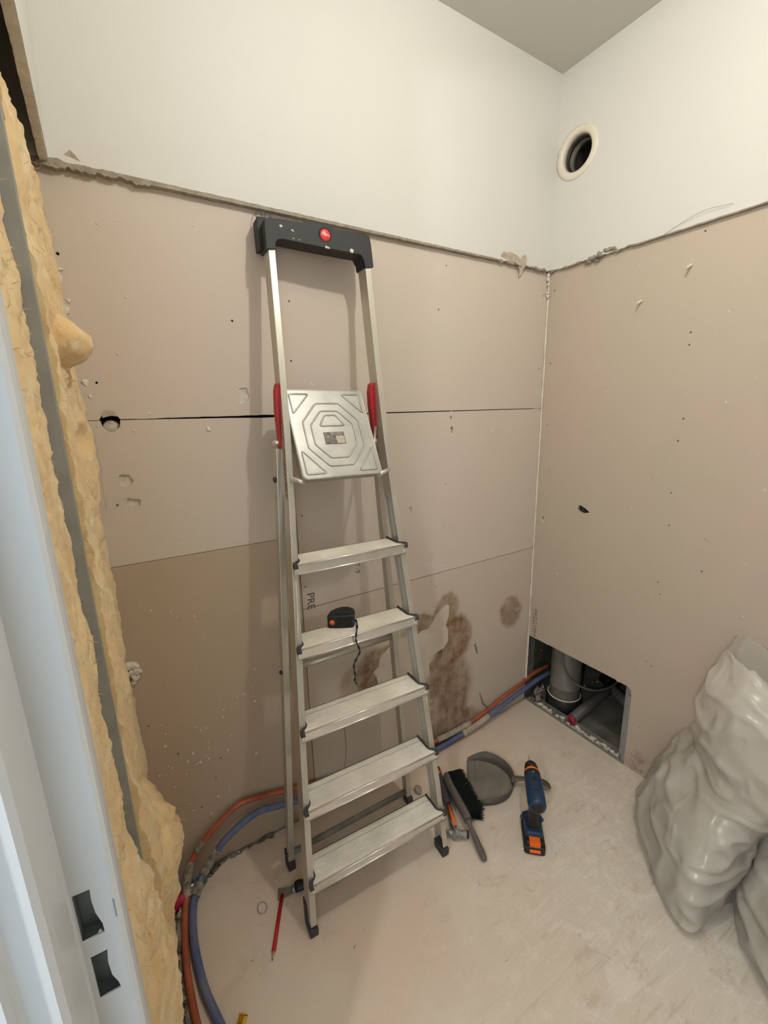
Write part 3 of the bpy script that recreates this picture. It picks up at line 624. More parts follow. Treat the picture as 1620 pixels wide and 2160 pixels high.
st.world(mb, 'stud_profile', 'galv')
tr = Group('metal_track', (-1.60, -0.40, 0.0), 'dirty galvanised floor track running along the foot of the left wall', 'metal track')
mb = MB(); mb.box((-1.575, -0.80, 0.001), (-1.5735, -0.03, 0.030)); mb.box((-1.62, -0.80, 0.001), (-1.5735, -0.03, 0.003)); mb.box((-1.62, -0.80, 0.001), (-1.6185, -0.03, 0.030))
tr.world(mb, 'channel', 'galv_dull')
mb = MB(); rr = random.Random(14)
for i in range(90):
    y = rr.uniform(-0.72, -0.05); mb.blob((-1.566 + rr.gauss(0, 0.003), y, rr.uniform(0.0, 0.012)), (rr.uniform(.002, .006), rr.uniform(.004, .014), rr.uniform(.002, .008)), 0.8, 2.0, 8, 6, i * 1.7)
o = tr.world(mb, 'mortar_crumbs', 'dirt'); o['kind'] = 'stuff'

# wool batts
def wool(name, y0, y1, z0, z1, base, bulges, label, seed, step=0.0055, amp=0.009):
    ny = int((y1 - y0) / step); nz = int((z1 - z0) / step); vs = []; fs = []
    for j in range(nz + 1):
        for i in range(ny + 1):
            y = y0 + (y1 - y0) * i / ny; z = z0 + (z1 - z0) * j / nz
            p = Vector((y * 11, z * 7, seed)); d = amp * noise.fractal(p, 0.85, 2.05, 4)
            p2 = Vector((y * 30, z * 17, seed + 4)); d += 0.0030 * noise.fractal(p2, 0.8, 2.0, 3)
            p3 = Vector((y * 90, z * 55, seed + 9)); d += 0.0034 * noise.fractal(p3, 0.75, 2, 3) + 0.004 * max(0, noise.noise(Vector((y * 42, z * 13, seed + 20)))) 
            x = base(y, z) + d
            for (cy, cz, ry, rz, a) in bulges:
                q = ((y - cy) / ry) ** 2 + ((z - cz) / rz) ** 2
                if q < 1: x += a * (1 - q) ** 0.8 * (1 + 0.28 * noise.fractal(Vector((y * 22, z * 22, 3)), 0.8, 2, 2))
            e = min(i, ny - i, 3) / 3.0; e2 = min(j, nz - j, 3) / 3.0
            x -= 0.0005 * (1 - e) + 0.012 * (1 - e2)
            yy = y + 0.004 * noise.noise(Vector((z * 25, seed, y * 8))) * (1 if (i in (0, ny)) else 0.4)
            zz = z + (0.02 * noise.fractal(Vector((y * 20, seed, 1)), 0.8, 2, 3) if j in (0, nz) else 0)
            vs.append((x, yy, zz))
    n1 = ny + 1
    for j in range(nz):
        for i in range(ny): fs.append((j * n1 + i, j * n1 + i + 1, (j + 1) * n1 + i + 1, (j + 1) * n1 + i))
    o = len(vs); ring = [i for i in range(n1)] + [j * n1 + ny for j in range(1, nz + 1)] + [nz * n1 + i for i in range(ny - 1, -1, -1)] + [j * n1 for j in range(nz - 1, 0, -1)]
    for k in ring: vs.append((-1.648, vs[k][1], vs[k][2]))
    R = len(ring)
    for k in range(R):
        k2 = (k + 1) % R; fs.append((ring[k], o + k, o + k2, ring[k2]))
    fs.append(tuple(o + k for k in range(R)))
    g = Group(name, (-1.60, (y0 + y1) / 2, z0), label, 'insulation', 'glass wool in the left wall')
    mb = MB(); mb.add(vs, fs, True)
    for k in range(ny * nz, len(mb.sm)): mb.sm[k] = False
    root = g.world(mb, 'wool_batt', 'wool')
    # loose fibres standing off the surface
    fb = MB(); rr = random.Random(int(seed * 10))
    for k in range(420):
        i = rr.randrange(2, ny - 1); j = rr.randrange(2, nz - 1); p = Vector(vs[j * n1 + i]); L = rr.uniform(0.006, 0.018)
        d = Vector((rr.uniform(0.1, 0.7), rr.uniform(-1, 1), rr.uniform(-1.2, 0.8))).normalized(); e = Vector((rr.uniform(-1, 1), rr.uniform(-1, 1), rr.uniform(-1, 1))) * 0.35
        r = rr.uniform(0.00025, 0.0006)
        a = p; b = p + d * L * .5; c = p + (d + e).normalized() * L
        w = d.cross(Vector((rr.uniform(-1, 1), rr.uniform(-1, 1), 1))).normalized() * r; w2 = w.cross(d).normalized() * r
        fb.add([a + w, a - w, a + w2, b + w, b - w, b + w2, c], [(0, 1, 4, 3), (1, 2, 5, 4), (2, 0, 3, 5), (3, 4, 6), (4, 5, 6), (5, 3, 6)], True)
    o2 = g.world(fb, 'loose_fibres', 'wool', fix=False); o2['kind'] = 'stuff'
    return g
wool('insulation_batt', -0.4155, 0.0, 0.015, 1.835, lambda y, z: -1.574 - 0.011 * (-y / 0.41),
     [(-0.26, 1.500, 0.085, 0.042, 0.044), (-0.24, 0.40, 0.14, 0.16, 0.055), (-0.15, 1.28, 0.09, 0.10, 0.018), (-0.30, 0.22, 0.10, 0.10, 0.02), (-0.20, 0.47, 0.035, 0.05, -0.05), (-0.25, 0.36, 0.04, 0.05, -0.04),
      (-0.3, 0.9, 0.1, 0.2, 0.008), (-0.2, 1.33, 0.04, 0.03, -0.02), (-0.1, 1.75, 0.2, 0.2, -0.006), (-0.36, 0.5, 0.12, 0.14, 0.022)],
     'yellow glass wool in the left wall, beyond the metal stud beside the back wall', 2.0)
wool('insulation_batt', -0.785, -0.4515, 0.015, 1.86, lambda y, z: -1.606 + 0.004 * ((-y - 0.45) / 0.37),
     [(-0.55, 0.62, 0.12, 0.10, 0.016), (-0.50, 0.36, 0.14, 0.27, 0.038), (-0.50, 1.0, 0.06, 0.3, 0.004)],
     'yellow glass wool in the left wall, between the metal stud and the white door frame', 6.0, amp=0.007)

# door frame (steel, white), profile extruded upwards
prof = [(-1.585, -0.812), (-1.5865, -0.8185), (-1.590, -0.822), (-1.6205, -0.822), (-1.6225, -0.824), (-1.6225, -0.872), (-1.6235, -0.882), (-1.6275, -0.887), (-1.6455, -0.887), (-1.649, -0.891), (-1.650, -0.902), (-1.700, -0.906), (-1.704, -0.900), (-1.704, -0.800), (-1.7025, -0.800), (-1.7025, -0.8985), (-1.6515, -0.8985), (-1.6505, -0.889), (-1.646, -0.8845), (-1.6275, -0.8845), (-1.6245, -0.872), (-1.6245, -0.8205), (-1.590, -0.8200), (-1.5868, -0.8165), (-1.5868, -0.795), (-1.5850, -0.795)]
df = empty('door_1', (-1.62, -0.84, 0)); df['kind'] = 'structure'; df['label'] = 'white steel door frame at the left with two latch slots'
dinv = Matrix.Translation((1.62, 0.84, 0))
# front rebate face is a separate sheet with the two latch slots cut through it
mb = MB(); mb.ngon_prism([p for p in prof[4:]][:0] or prof, 0.0, 0.80); mb.ngon_prism(prof, 1.02, 2.08)
mb.ngon_prism([prof[0], prof[1], prof[2], (-1.5915, -0.822), (-1.5915, -0.8200), (-1.590, -0.8200), prof[-3], prof[-2], prof[-1]], 0.80, 1.02)
mb.ngon_prism([(-1.6205, -0.8205), (-1.6205, -0.822)] + prof[4:21] + [(-1.6245, -0.8205)], 0.80, 1.02)
sheet(mb, 'y', [(-1.6206, 0.80), (-1.5914, 0.80), (-1.5914, 1.02), (-1.6206, 1.02)],
      [[(-1.6190, 0.969), (-1.6190, 0.915), (-1.6020, 0.915), (-1.6022, 0.925), (-1.6055, 0.940), (-1.6065, 0.955), (-1.6060, 0.968)],
       [(-1.6160, 0.895), (-1.6160, 0.842), (-1.5990, 0.842), (-1.6000, 0.850), (-1.6035, 0.862), (-1.6045, 0.880), (-1.6030, 0.894)]], -0.822, -0.8200)
mb.v = [dinv @ p for p in mb.v]; mb.build('jamb', 'frame', df)
mb = MB()
for z0, z1 in ((0.905, 0.978), (0.832, 0.905)):
    mb.box((-1.6203, -0.800, z0), (-1.592, -0.798, z1)); mb.box((-1.6203, -0.8198, z0), (-1.6195, -0.798, z1)); mb.box((-1.5928, -0.8198, z0), (-1.592, -0.798, z1)); mb.box((-1.6203, -0.8198, z0), (-1.592, -0.798, z0 + .001))
mb.v = [dinv @ p for p in mb.v]; mb.build('latch_box', 'frameback', df)
mb = MB(); mb.tube([(-1.6045, -0.8005, 0.935), (-1.6045, -0.803, 0.935)], 0.003, 10); mb.tube([(-1.605, -0.822, 0.9195), (-1.605, -0.8235, 0.9195)], 0.0016, 8)
mb.v = [dinv @ p for p in mb.v]; mb.build('screw_head', 'steel', df)
mb = MB(); mb.box((-1.5918, -0.8226, 0.925), (-1.5906, -0.8219, 0.946)); mb.v = [dinv @ p for p in mb.v]; mb.build('slit', 'frameback', df)
mb = MB(); mb.box((-1.704, -1.72, 2.08), (-1.585, -0.795, 2.10)); mb.v = [dinv @ p for p in mb.v]; mb.build('head_jamb', 'frame', df)

# ================================================================== LADDER
LK = 0.16; YAW = -0.055
LO = Vector((-1.0385, -0.3755, 0)); LU = Vector((math.cos(YAW), math.sin(YAW), 0)); LV = Vector((-math.sin(YAW), math.cos(YAW), 0))
TL_ = [(0, -.223), (.14, -.2155), (.374, -.203), (.624, -.184), (.868, -.1645), (1.107, -.1465), (1.283, -.137), (1.389, -.132), (1.5, -.128), (1.68, -.1225), (1.9, -.116)]
TR_ = [(0, .232), (.248, .2245), (.483, .2105), (.78, .1925), (1.062, .175), (1.197, .1665), (1.381, .160), (1.56, .158), (1.9, .157)]
def interp(T, z):
    for (a, p), (b, q) in zip(T, T[1:]):
        if z <= b: return p + (q - p) * (z - a) / (b - a)
    return T[-1][1]
def UC(z): return (interp(TR_, z) + interp(TL_, z)) / 2
def hw(z): return (interp(TR_, z) - interp(TL_, z)) / 2           # outer half width of the front frame
def LP(u, n, z): return LO + LU * (u + UC(z)) + LV * (LK * z + n) + Vector((0, 0, z))
lad = Group('step_ladder', (-1.0385, -0.3755, 0), 'tall folded aluminium step ladder leaning against the back wall, paint-spattered', 'ladder')
RW = 0.017; RD = 0.046
def channel(mb, sgn, z0, z1, hwf, n0, n1, w, P, open_in=True, t=0.0028):
    """rail of a C section, outer wall and front/back lips"""
    def ring(z):
        h = hwf(z); o = sgn * h; i = sgn * (h - w); it = sgn * (h - t)
        return [P(o, n0, z), P(i, n0, z), P(i, n0 + t, z), P(it, n0 + t, z), P(it, n1 - t, z), P(i, n1 - t, z), P(i, n1, z), P(o, n1, z)]
    a = ring(z0); b = ring(z1); n = 8
    mb.add(a + b, [tuple(range(n - 1, -1, -1)), tuple(range(n, 2 * n))] + [(i, (i + 1) % n, n + (i + 1) % n, n + i) for i in range(n)])
ztop = 1.775
for s in (-1, 1):
    mb = MB()
    for za, zb in ((.035, .25), (.25, .5), (.5, .8), (.8, 1.13)): channel(mb, s, za, zb, hw, 0.0, RD, RW, LP)
    # upper part of the rail is a closed box
    zz_ = [(1.13, 1.30), (1.30, 1.50), (1.50, ztop)]
    for z0, z1 in zz_:
        mb.hexa([LP(s * hw(z0), 0, z0), LP(s * (hw(z0) - RW), 0, z0), LP(s * (hw(z0) - RW), RD, z0), LP(s * hw(z0), RD, z0)],
                [LP(s * hw(z1), 0, z1), LP(s * (hw(z1) - RW), 0, z1), LP(s * (hw(z1) - RW), RD, z1), LP(s * hw(z1), RD, z1)])
    ra = lad.world(mb, 'front_rail', 'alu', bevel=0.0015)
    # foot
    mb = MB(); hz = hw(0.03)
    for (za, zb, e) in ((0.0, 0.03, 0.003), (0.03, 0.052, 0.0015)):
        na, nb = -e, RD + e
        if za == 0.0:
            mb.hexa([LP(s * (hz + e), 0.004, 0), LP(s * (hz - RW - e), 0.004, 0), LP(s * (hz - RW - e), nb, 0), LP(s * (hz + e), nb, 0)], [LP(s * (hz + e), na, .028), LP(s * (hz - RW - e), na, .028), LP(s * (hz - RW - e), nb, .028), LP(s * (hz + e), nb, .028)])
    mb.hexa([LP(s * (hz + .003), 0.012, .024), LP(s * (hz - .001), 0.012, .024), LP(s * (hz - .001), RD + .003, .024), LP(s * (hz + .003), RD + .003, .024)],
            [LP(s * (hz + .002), 0.030, .075), LP(s * (hz - .001), 0.030, .075), LP(s * (hz - .001), RD + .003, .080), LP(s * (hz + .002), RD + .003, .080)])
    lad.world(mb, 'foot', 'rubber', bevel=0.0025)
# plaster runs on the rails
for pts, rad, lab in (([(-hw(.96) + .006, -.0015, .955), (-hw(.9) + .007, -.0015, .90), (-hw(.85) + .007, -.0015, .86), (-hw(.8) + .006, -.0015, .815), (-hw(.78) + .005, -.0015, .79)], [.004, .0045, .008, .005, .002], 0),
                 ([(hw(.56) - .004, -.0015, .555), (hw(.53) - .005, -.0015, .53), (hw(.50) - .006, -.0015, .50)], [.002, .0035, .002], 0)):
    mb = MB(); mb.tube([LP(*p) for p in pts], rad, 8, flat=0.35); lad.world(mb, 'plaster_run', 'gypsum_white', label='dried white plaster run on the rail')
# steps
ZS = [0.163, 0.364, 0.573, 0.787, 1.001]; SD = 0.082
for k, z in enumerate(ZS):
    h = hw(z); mb = MB(); hi = h - 0.004; fo = -0.014
    def SP(u, n, dz): return LO + LU * (u + UC(z)) + LV * (LK * z + n) + Vector((0, 0, z + dz))
    mb.hexa([SP(-hi + .006, fo, -.003), SP(hi - .006, fo, -.003), SP(hi - .010, SD + fo - .02, -.003), SP(-hi + .010, SD + fo - .02, -.003)],
            [SP(-hi + .006, fo, 0), SP(hi - .006, fo, 0), SP(hi - .010, SD + fo - .02, 0), SP(-hi + .010, SD + fo - .02, 0)])
    mb.hexa([SP(-hi + RW, SD + fo - .021, -.003), SP(hi - RW, SD + fo - .021, -.003), SP(hi - RW, SD + fo, -.003), SP(-hi + RW, SD + fo, -.003)],
            [SP(-hi + RW, SD + fo - .021, 0), SP(hi - RW, SD + fo - .021, 0), SP(hi - RW, SD + fo, 0), SP(-hi + RW, SD + fo, 0)])
    for r in range(11):                                                     # tread ribs
        n = fo + 0.007 + r * 0.0062
        mb.hexa([SP(-hi + .012, n, 0), SP(hi - .012, n, 0), SP(hi - .012, n + .0028, 0), SP(-hi + .012, n + .0028, 0)],
                [SP(-hi + .012, n + .0006, .0018), SP(hi - .012, n + .0006, .0018), SP(hi - .012, n + .0022, .0018), SP(-hi + .012, n + .0022, .0018)])
    stp = lad.world(mb, 'step', M.setdefault('tread', mat('dusty_ribbed_tread', (0.88, 0.83, 0.73), 0.6, 0.08, noise_amt=0.2, noise_scale=12, bump=0.2, bump_scale=60)))
    mb = MB()                                                               # front lip of the step
    mb.hexa([SP(-h + .001, fo - .001, -.026), SP(h - .001, fo - .001, -.026), SP(h - .001, fo + .0015, -.026), SP(-h + .001, fo + .0015, -.026)],
            [SP(-h + .001, fo - .003, -.001), SP(h - .001, fo - .003, -.001), SP(h - .001, fo + .0005, -.001), SP(-h + .001, fo + .0005, -.001)])
    mb.tube([SP(-h + .008, fo - .003, .0), SP(h - .008, fo - .003, .0)], 0.0022, 8)
    mb.tube([SP(-h + .001, fo - .002, -.026), SP(h - .001, fo - .002, -.026)], 0.0016, 8)
    mb.hexa([SP(-h + RW, SD + fo - .002, -.022), SP(h - RW, SD + fo - .002, -.022), SP(h - RW, SD + fo, -.022), SP(-h + RW, SD + fo, -.022)],
            [SP(-h + RW, SD + fo - .002, 0), SP(h - RW, SD + fo - .002, 0), SP(h - RW, SD + fo, 0), SP(-h + RW, SD + fo, 0)])
    o = lad.world(mb, 'step_lip', 'alu_bright'); M0 = o.matrix_world.copy(); o.parent = stp
    for s in (-1, 1):
        mb = MB(); ex_ = .0095
        mb.hexa([SP(s * (h - .0105), fo - .0050, -.010), SP(s * (h + .0012), fo - .0050, -.010), SP(s * (h + .0012), fo + .006, -.009), SP(s * (h - .0105), fo + .006, -.009)],
                [SP(s * (h - .0095), fo - .0035, .0035), SP(s * (h + .0006), fo - .0035, .0035), SP(s * (h + .0006), fo + .008, .0045), SP(s * (h - .0095), fo + .008, .0045)])
        pts = smooth_path([SP(s * (h - .007), fo + .004, .001), SP(s * (h - .010), fo + .010, .002), SP(s * (h - .0195), fo + .020, .002), SP(s * (h - .0205), fo + .040, .002), SP(s * (h - .0205), SD + fo - .008, .002), SP(s * (h - .0200), SD + fo - .002, .003)], 5)
        mb.tube(pts, 0.0036, 8)
        o = lad.world(mb, 'step_end_cap', 'rubber'); o.parent = stp
        mb = MB(); mb.tube([SP(s * (h - .010), fo - .0015, -.019), SP(s * (h - .010), fo - .0045, -.019)], [.0035, .0025], 10)
        o = lad.world(mb, 'rivet', 'alu_bright'); o.parent = stp
# rear frame
def RP(s, z):                                                               # rear leg centre line
    xl = -1.238 + (1.165 - 0) * 0 + (z / 1.31) * (0.072); xr = -0.800 - (z / 1.31) * 0.076
    y = -0.142 + 0.022 * min(z / 1.2, 1.1) + (0.0 if s < 0 else -0.012 * (1 - z / 1.31))
    return Vector((xl if s < 0 else xr, y, z))
for s in (-1, 1):
    mb = MB(); a, b = RP(s, 0.03), RP(s, 1.285)
    def q(c, z): return [c + Vector((-.009, -.013, 0)), c + Vector((.009, -.013, 0)), c + Vector((.009, .013, 0)), c + Vector((-.009, .013, 0))]
    mb.hexa(q(a, 0), q(b, 0))
    rl = lad.world(mb, 'rear_leg', 'alu', bevel=0.0015)
    mb = MB(); c = RP(s, 0.0); w = .0115
    mb.hexa([c + Vector((-w, -.018, 0)), c + Vector((w, -.018, 0)), c + Vector((w, .014, 0)), c + Vector((-w, .014, 0))], [c + Vector((-w, -.016, .022)), c + Vector((w, -.016, .022)), c + Vector((w, .015, .034)), c + Vector((-w, .015, .034))])
    mb.hexa([c + Vector((-w, .008, .02)), c + Vector((w, .008, .02)), c + Vector((w, .0155, .02)), c + Vector((-w, .0155, .02))], [c + Vector((-w, .010, .060)), c + Vector((w, .010, .060)), c + Vector((w, .0155, .060)), c + Vector((-w, .0155, .060))])
    lad.world(mb, 'foot', 'rubber', bevel=0.002)
    for z in (0.660, 0.045, 1.205):
        mb = MB(); p = RP(s, z); mb.blob((p.x + s * 0.011, p.y, p.z), (.005, .007, .008 if z > 1 else .006), 0.1, 1, 12, 8, 1); o = lad.world(mb, 'bolt_cap', 'rubber'); o.parent = rl
for z, m in ((0.660, 'alu'), (0.045, 'galv_dull')):
    mb = MB(); mb.tube([RP(-1, z), RP(1, z)], 0.0095, 14); lad.world(mb, 'cross_bar', m)
# folded platform
PA, PB_, PC, PD = Vector((-1.142, -0.216, 1.212)), Vector((-0.919, -0.221, 1.209)), Vector((-0.897, -0.105, 1.425)), Vector((-1.115, -0.100, 1.429))
ex = (PB_ - PA); pw = ex.length; ex.normalize(); ez = (PD - PA); ph = ez.length; ez = (ez - ex * ez.dot(ex)).normalized(); en = ex.cross(ez).normalized()
if en.y > 0: en = -en
def PP(a, b, d=0.0): return PA + ex * (a * pw) + ez * (b * ph) + en * d
mb = MB(); r = 0.05
cor = []
for (cx, cy, a0) in ((1 - r, r, -90), (1 - r, 1 - r, 0), (r, 1 - r, 90), (r, r, 180)):
    for k in range(5):
        w = math.radians(a0 + 90 * k / 4); cor.append((cx + r * math.cos(w), cy + r * math.sin(w)))
n = len(cor)
vs = [PP(a, b, 0.0) for a, b in cor] + [PP(.5 + (a - .5) * .985, .5 + (b - .5) * .985, 0.003) for a, b in cor] + [PP(a, b, -0.024) for a, b in cor]
mb.add(vs, [tuple(n + i for i in range(n))] + [(i, (i + 1) % n, n + (i + 1) % n, n + i) for i in range(n)] + [(2 * n + i, 2 * n + (i + 1) % n, (i + 1) % n, i) for i in range(n)])
mb.tube([PP(a, b, .0015) for a, b in cor], 0.0024, 6, closed=True)
plat = lad.world(mb, 'platform', 'plate')
mb = MB()
def ridge(pts, rr_=0.0030, closed=True):
    P = []; k = len(pts)
    for i in range(k):
        a, b, c = Vector((*pts[i - 1], 0)), Vector((*pts[i], 0)), Vector((*pts[(i + 1) % k], 0)); e = 0.022
        P.append(b + (a - b).normalized() * e); P.append(b * .5 + (b + (a - b).normalized() * e) * .25 + (b + (c - b).normalized() * e) * .25); P.append(b + (c - b).normalized() * e)
    mb.tube([PP(p.x, p.y, 0.0026) for p in P], rr_, 7, closed=True, flat=0.8)
def octa(R_, c=(0.5, 0.48)):
    a = R_ * 0.41; return [(c[0] + x * 1.0, c[1] + y) for x, y in ((-a, R_), (a, R_), (R_, a), (R_, -a), (a, -R_), (-a, -R_), (-R_, -a), (-R_, a))]
ridge(octa(0.36)); ridge(octa(0.27)); ridge([(0.05, 0.95), (0.29, 0.95), (0.05, 0.72)]); ridge([(0.95, 0.95), (0.71, 0.95), (0.95, 0.72)])
ridge([(0.05, 0.05), (0.29, 0.05), (0.05, 0.31)]); ridge([(0.95, 0.05), (0.71, 0.05), (0.95, 0.31)]); ridge([(0.34, 0.575), (0.66, 0.575), (0.57, 0.70), (0.43, 0.70)])
o = lad.world(mb, 'embossed_ridges', 'plate'); o.parent = plat
mb = MB(); mb.hexa([PP(.36, .365, .003), PP(.62, .365, .003), PP(.62, .50, .003), PP(.36, .50, .003)], [PP(.36, .365, .0042), PP(.62, .365, .0042), PP(.62, .50, .0042), PP(.36, .50, .0042)])
o = lad.world(mb, 'warning_label', 'label'); o.parent = plat
mb = MB(); mb.hexa([PP(.505, .368, .004), PP(.61, .368, .004), PP(.61, .455, .004), PP(.505, .455, .004)], [PP(.505, .368, .0048), PP(.61, .368, .0048), PP(.61, .455, .0048), PP(.505, .455, .0048)])
for a in range(4): mb.hexa([PP(.45, .462 + a * .009, .004), PP(.60, .462 + a * .009, .004), PP(.60, .465 + a * .009, .004), PP(.45, .465 + a * .009, .004)], [PP(.45, .462 + a * .009, .0047), PP(.60, .462 + a * .009, .0047), PP(.60, .465 + a * .009, .0047), PP(.45, .465 + a * .009, .0047)])
mb.blob(PP(.405, .445, .004), (.004, .0015, .004), .3, 1, 10, 6, 1)
o = lad.world(mb, 'pale_print', 'label_light'); o.parent = plat
zz = 1.213
for s in (-1, 1):
    a = LP(s * (hw(zz) - .004), .010, zz); b = PP(0.02 if s < 0 else .98, 0.0, -.012); mb = MB(); mb.tube([a, b], 0.0065, 12); lad.world(mb, 'platform_axle', 'alu_bright')
# support strap from platform to rail (right)
mb = MB(); mb.tube([LP(hw(1.35) - .022, .03, 1.33), PP(.985, .25, -.014)], .004, 6, flat=.4); lad.world(mb, 'platform_stay', 'alu')
# red hinge levers
for s in (-1, 1):
    if s < 0: cx, pts = 0, [(-1.158, 1.447), (-1.153, 1.435), (-1.150, 1.39), (-1.152, 1.35), (-1.150, 1.31), (-1.151, 1.285), (-1.167, 1.285), (-1.168, 1.33), (-1.170, 1.38), (-1.168, 1.425), (-1.164, 1.443)]
    else: cx, pts = 0, [(-0.884, 1.452), (-0.874, 1.442), (-0.872, 1.42), (-0.876, 1.39), (-0.880, 1.36), (-0.872, 1.32), (-0.872, 1.297), (-0.884, 1.295), (-0.890, 1.34), (-0.896, 1.39), (-0.897, 1.425), (-0.893, 1.445)]
    mb = MB(); sheet(mb, 'y', pts, [], -0.134, -0.112); o = lad.world(mb, 'hinge_lever', 'redpl', bevel=0.003)
    if s > 0:
        text('Hailo', 'lever_print', 'badge', 0.012, lad.inv @ basis((-0.886, -0.1345, 1.43), (math.cos(1.25), 0, math.sin(1.25)), (-math.sin(1.25), 0, math.cos(1.25)), (0, -1, 0)), o)
    mb = MB(); p = RP(s, 1.28); mb.tube([p + Vector((-.012, -.004, .02)), p + Vector((.012, -.004, .02))], .006, 10); lad.world(mb, 'hinge_pin', 'alu_bright')
# sticker on the left rail side
mb = MB(); e = -0.0006
def LS(n, z, d=0.0): return LP(-hw(z) - 0.0004 - d, n, z)
mb.add([LS(.006, 1.16), LS(.026, 1.16), LS(.026, 1.39), LS(.006, 1.39)], [(0, 1, 2, 3)]); lad.world(mb, 'rail_sticker', 'sticker', label='worn beige instruction sticker')
mb = MB()
for i in range(17):
    z = 1.168 + i * 0.0128; mb.add([LS(.010, z, .0003), LS(.021, z, .0003), LS(.021, z + .0055 + .002 * (i % 3), .0003), LS(.010, z + .0055, .0003)], [(0, 1, 2, 3)])
lad.world(mb, 'sticker_pictograms', 'ink_faint')
# black top handle

mb = MB(); outer = [(-0.1435, 1.757), (-0.1435, 1.80), (-0.142, 1.825), (-0.130, 1.831), (-0.045, 1.833), (-0.039, 1.840), (0.030, 1.840), (0.036, 1.833), (0.130, 1.834), (0.140, 1.830), (0.143, 1.81), (0.145, 1.752),
              (0.120, 1.748), (0.118, 1.765), (0.110, 1.779), (0.03, 1.781), (-0.10, 1.786), (-0.115, 1.783), (-0.120, 1.775), (-0.122, 1.760)]
def cap(mb, pts, n0, n1):
    k = len(pts); tri = tessellate_polygon([[Vector((a, b, 0)) for a, b in pts]])
    vs = [LP(a, n0, b) for a, b in pts] + [LP(a, n1, b) for a, b in pts]
    mb.add(vs, [tuple(t) for t in tri] + [tuple(i + k for i in reversed(t)) for t in tri] + [(i, (i + 1) % k, k + (i + 1) % k, k + i) for i in range(k)])
cap(mb, outer, -0.004, 0.052); hd = lad.world(mb, 'top_handle', 'blackpl', bevel=0.003)
mb = MB(); cap(mb, [(-0.152, 1.765), (-0.152, 1.838), (-0.135, 1.838), (-0.135, 1.765)], 0.026, 0.066); cap(mb, [(-0.148, 1.79), (-0.148, 1.844), (-0.118, 1.844), (-0.118, 1.79)], 0.032, 0.060)
lad.world(mb, 'hook_block', 'blackpl', bevel=0.002)
T = basis(LP(0.011, -0.0045, 1.812), LU, (0, 0, 1), -LV)
mb = MB().lathe([(0.0, 0.0035), (0.012, 0.003), (0.0145, 0.001), (0.0145, 0)], 28, lad.inv @ T); o = lad.local(mb, 'badge', 'badge')
mb = MB().lathe([(0.0148, -0.001), (0.0148, 0.002), (0.0165, 0.0025), (0.0175, 0.0)], 28, lad.inv @ T); o2 = lad.local(mb, 'badge_rim', 'blackpl')
text('Hailo', 'badge_print', 'white', 0.0098, lad.inv @ basis(LP(0.011, -0.0083, 1.812), LU, (0, 0, 1), -LV), o)
mb = MB(); rr = random.Random(2)
for (u, z, r_) in ((-.103, 1.815, .004), (-.076, 1.810, .0025), (-.073, 1.808, .002), (.012, 1.783, .004), (.018, 1.782, .003), (.083, 1.784, .0065), (-.074, 1.791, .002), (-.06, 1.79, .0018)):
    mb.blob(LP(u, -.0045, z), (r_, .0012, r_ * .75), .3, 2, 10, 6, r_ * 999)
o = lad.world(mb, 'paint_drops', 'gypsum_white'); o['kind'] = 'stuff'
for (u) in (-0.139, -0.117):
    mb = MB(); mb.tube(smooth_path([LP(u - .006, .045, 1.835), LP(u - .007, .050, 1.852), LP(u - .003, .054, 1.868), LP(u + .005, .054, 1.868), LP(u + .008, .050, 1.853), LP(u + .007, .045, 1.835)], 6), 0.0011, 6); lad.world(mb, 'wire_hook', 'wire')
# cord and small knot on the left rear leg
mb = MB(); mb.tube(smooth_path([RP(-1, .42) + Vector((.0, -.016, 0)), RP(-1, .40) + Vector((.014, -.02, 0)), RP(-1, .405) + Vector((.04, -.03, 0))], 5), .0008, 5); lad.world(mb, 'loose_thread', 'sleeve')

# ================================================================== TOOLS
# tape measure lying on the fourth step
tm = Group('tape_measure', (-1.046, -0.196, 0.7885), 'black tape measure with orange button and wrist cord lying on the second highest step', 'tape measure', rz=math.radians(-29))
# local x: along its length, y away from viewer
prof = [(-0.036, -0.022), (0.026, -0.024), (0.033, -0.016), (0.036, 0.0), (0.033, 0.018), (0.022, 0.031), (0.005, 0.036), (-0.012, 0.031), (-0.027, 0.018), (-0.034, 0.008), (-0.037, -0.004)]
prof = [(p.x, p.y) for p in smooth_path([(a, b, 0) for a, b in prof], 3, True)]
mb = MB(); mb.ngon_prism(prof, 0.0, 0.037, smooth=False); body = tm.local(mb, 'case', 'black', bevel=0.004, seg=3)
mb = MB(); mb.ngon_prism([(x * .62 + .006, y * .62 + .004) for x, y in prof], 0.0372, 0.0385); tm.local(mb, 'side_disc', 'blackpl', bevel=.0008)
mb = MB()
for i in range(13): mb.box((-0.014 + i * 0.0033, -0.0262, 0.003), (-0.0122 + i * 0.0033, -0.0225, 0.033))
tm.local(mb, 'grip_ribs', 'bristle')
T = basis((-0.027, -0.0225, 0.018), (1, 0, 0), (0, 0, 1), (0, -1, 0)); mb = MB().lathe([(0, 0.0035), (.0055, 0.0033), (.007, 0.002), (.0072, 0)], 20, T); tm.local(mb, 'orange_button', 'orange')
mb = MB(); mb.box((0.026, -0.0245, 0.006), (0.0345, -0.014, 0.022)); tm.local(mb, 'blue_clip', 'blue', bevel=.002)
mb = MB(); mb.box((-0.0395, -0.02, 0.004), (-0.0365, -0.009, 0.02)); tm.local(mb, 'tape_hook', 'black', bevel=.001)
yo = -0.272
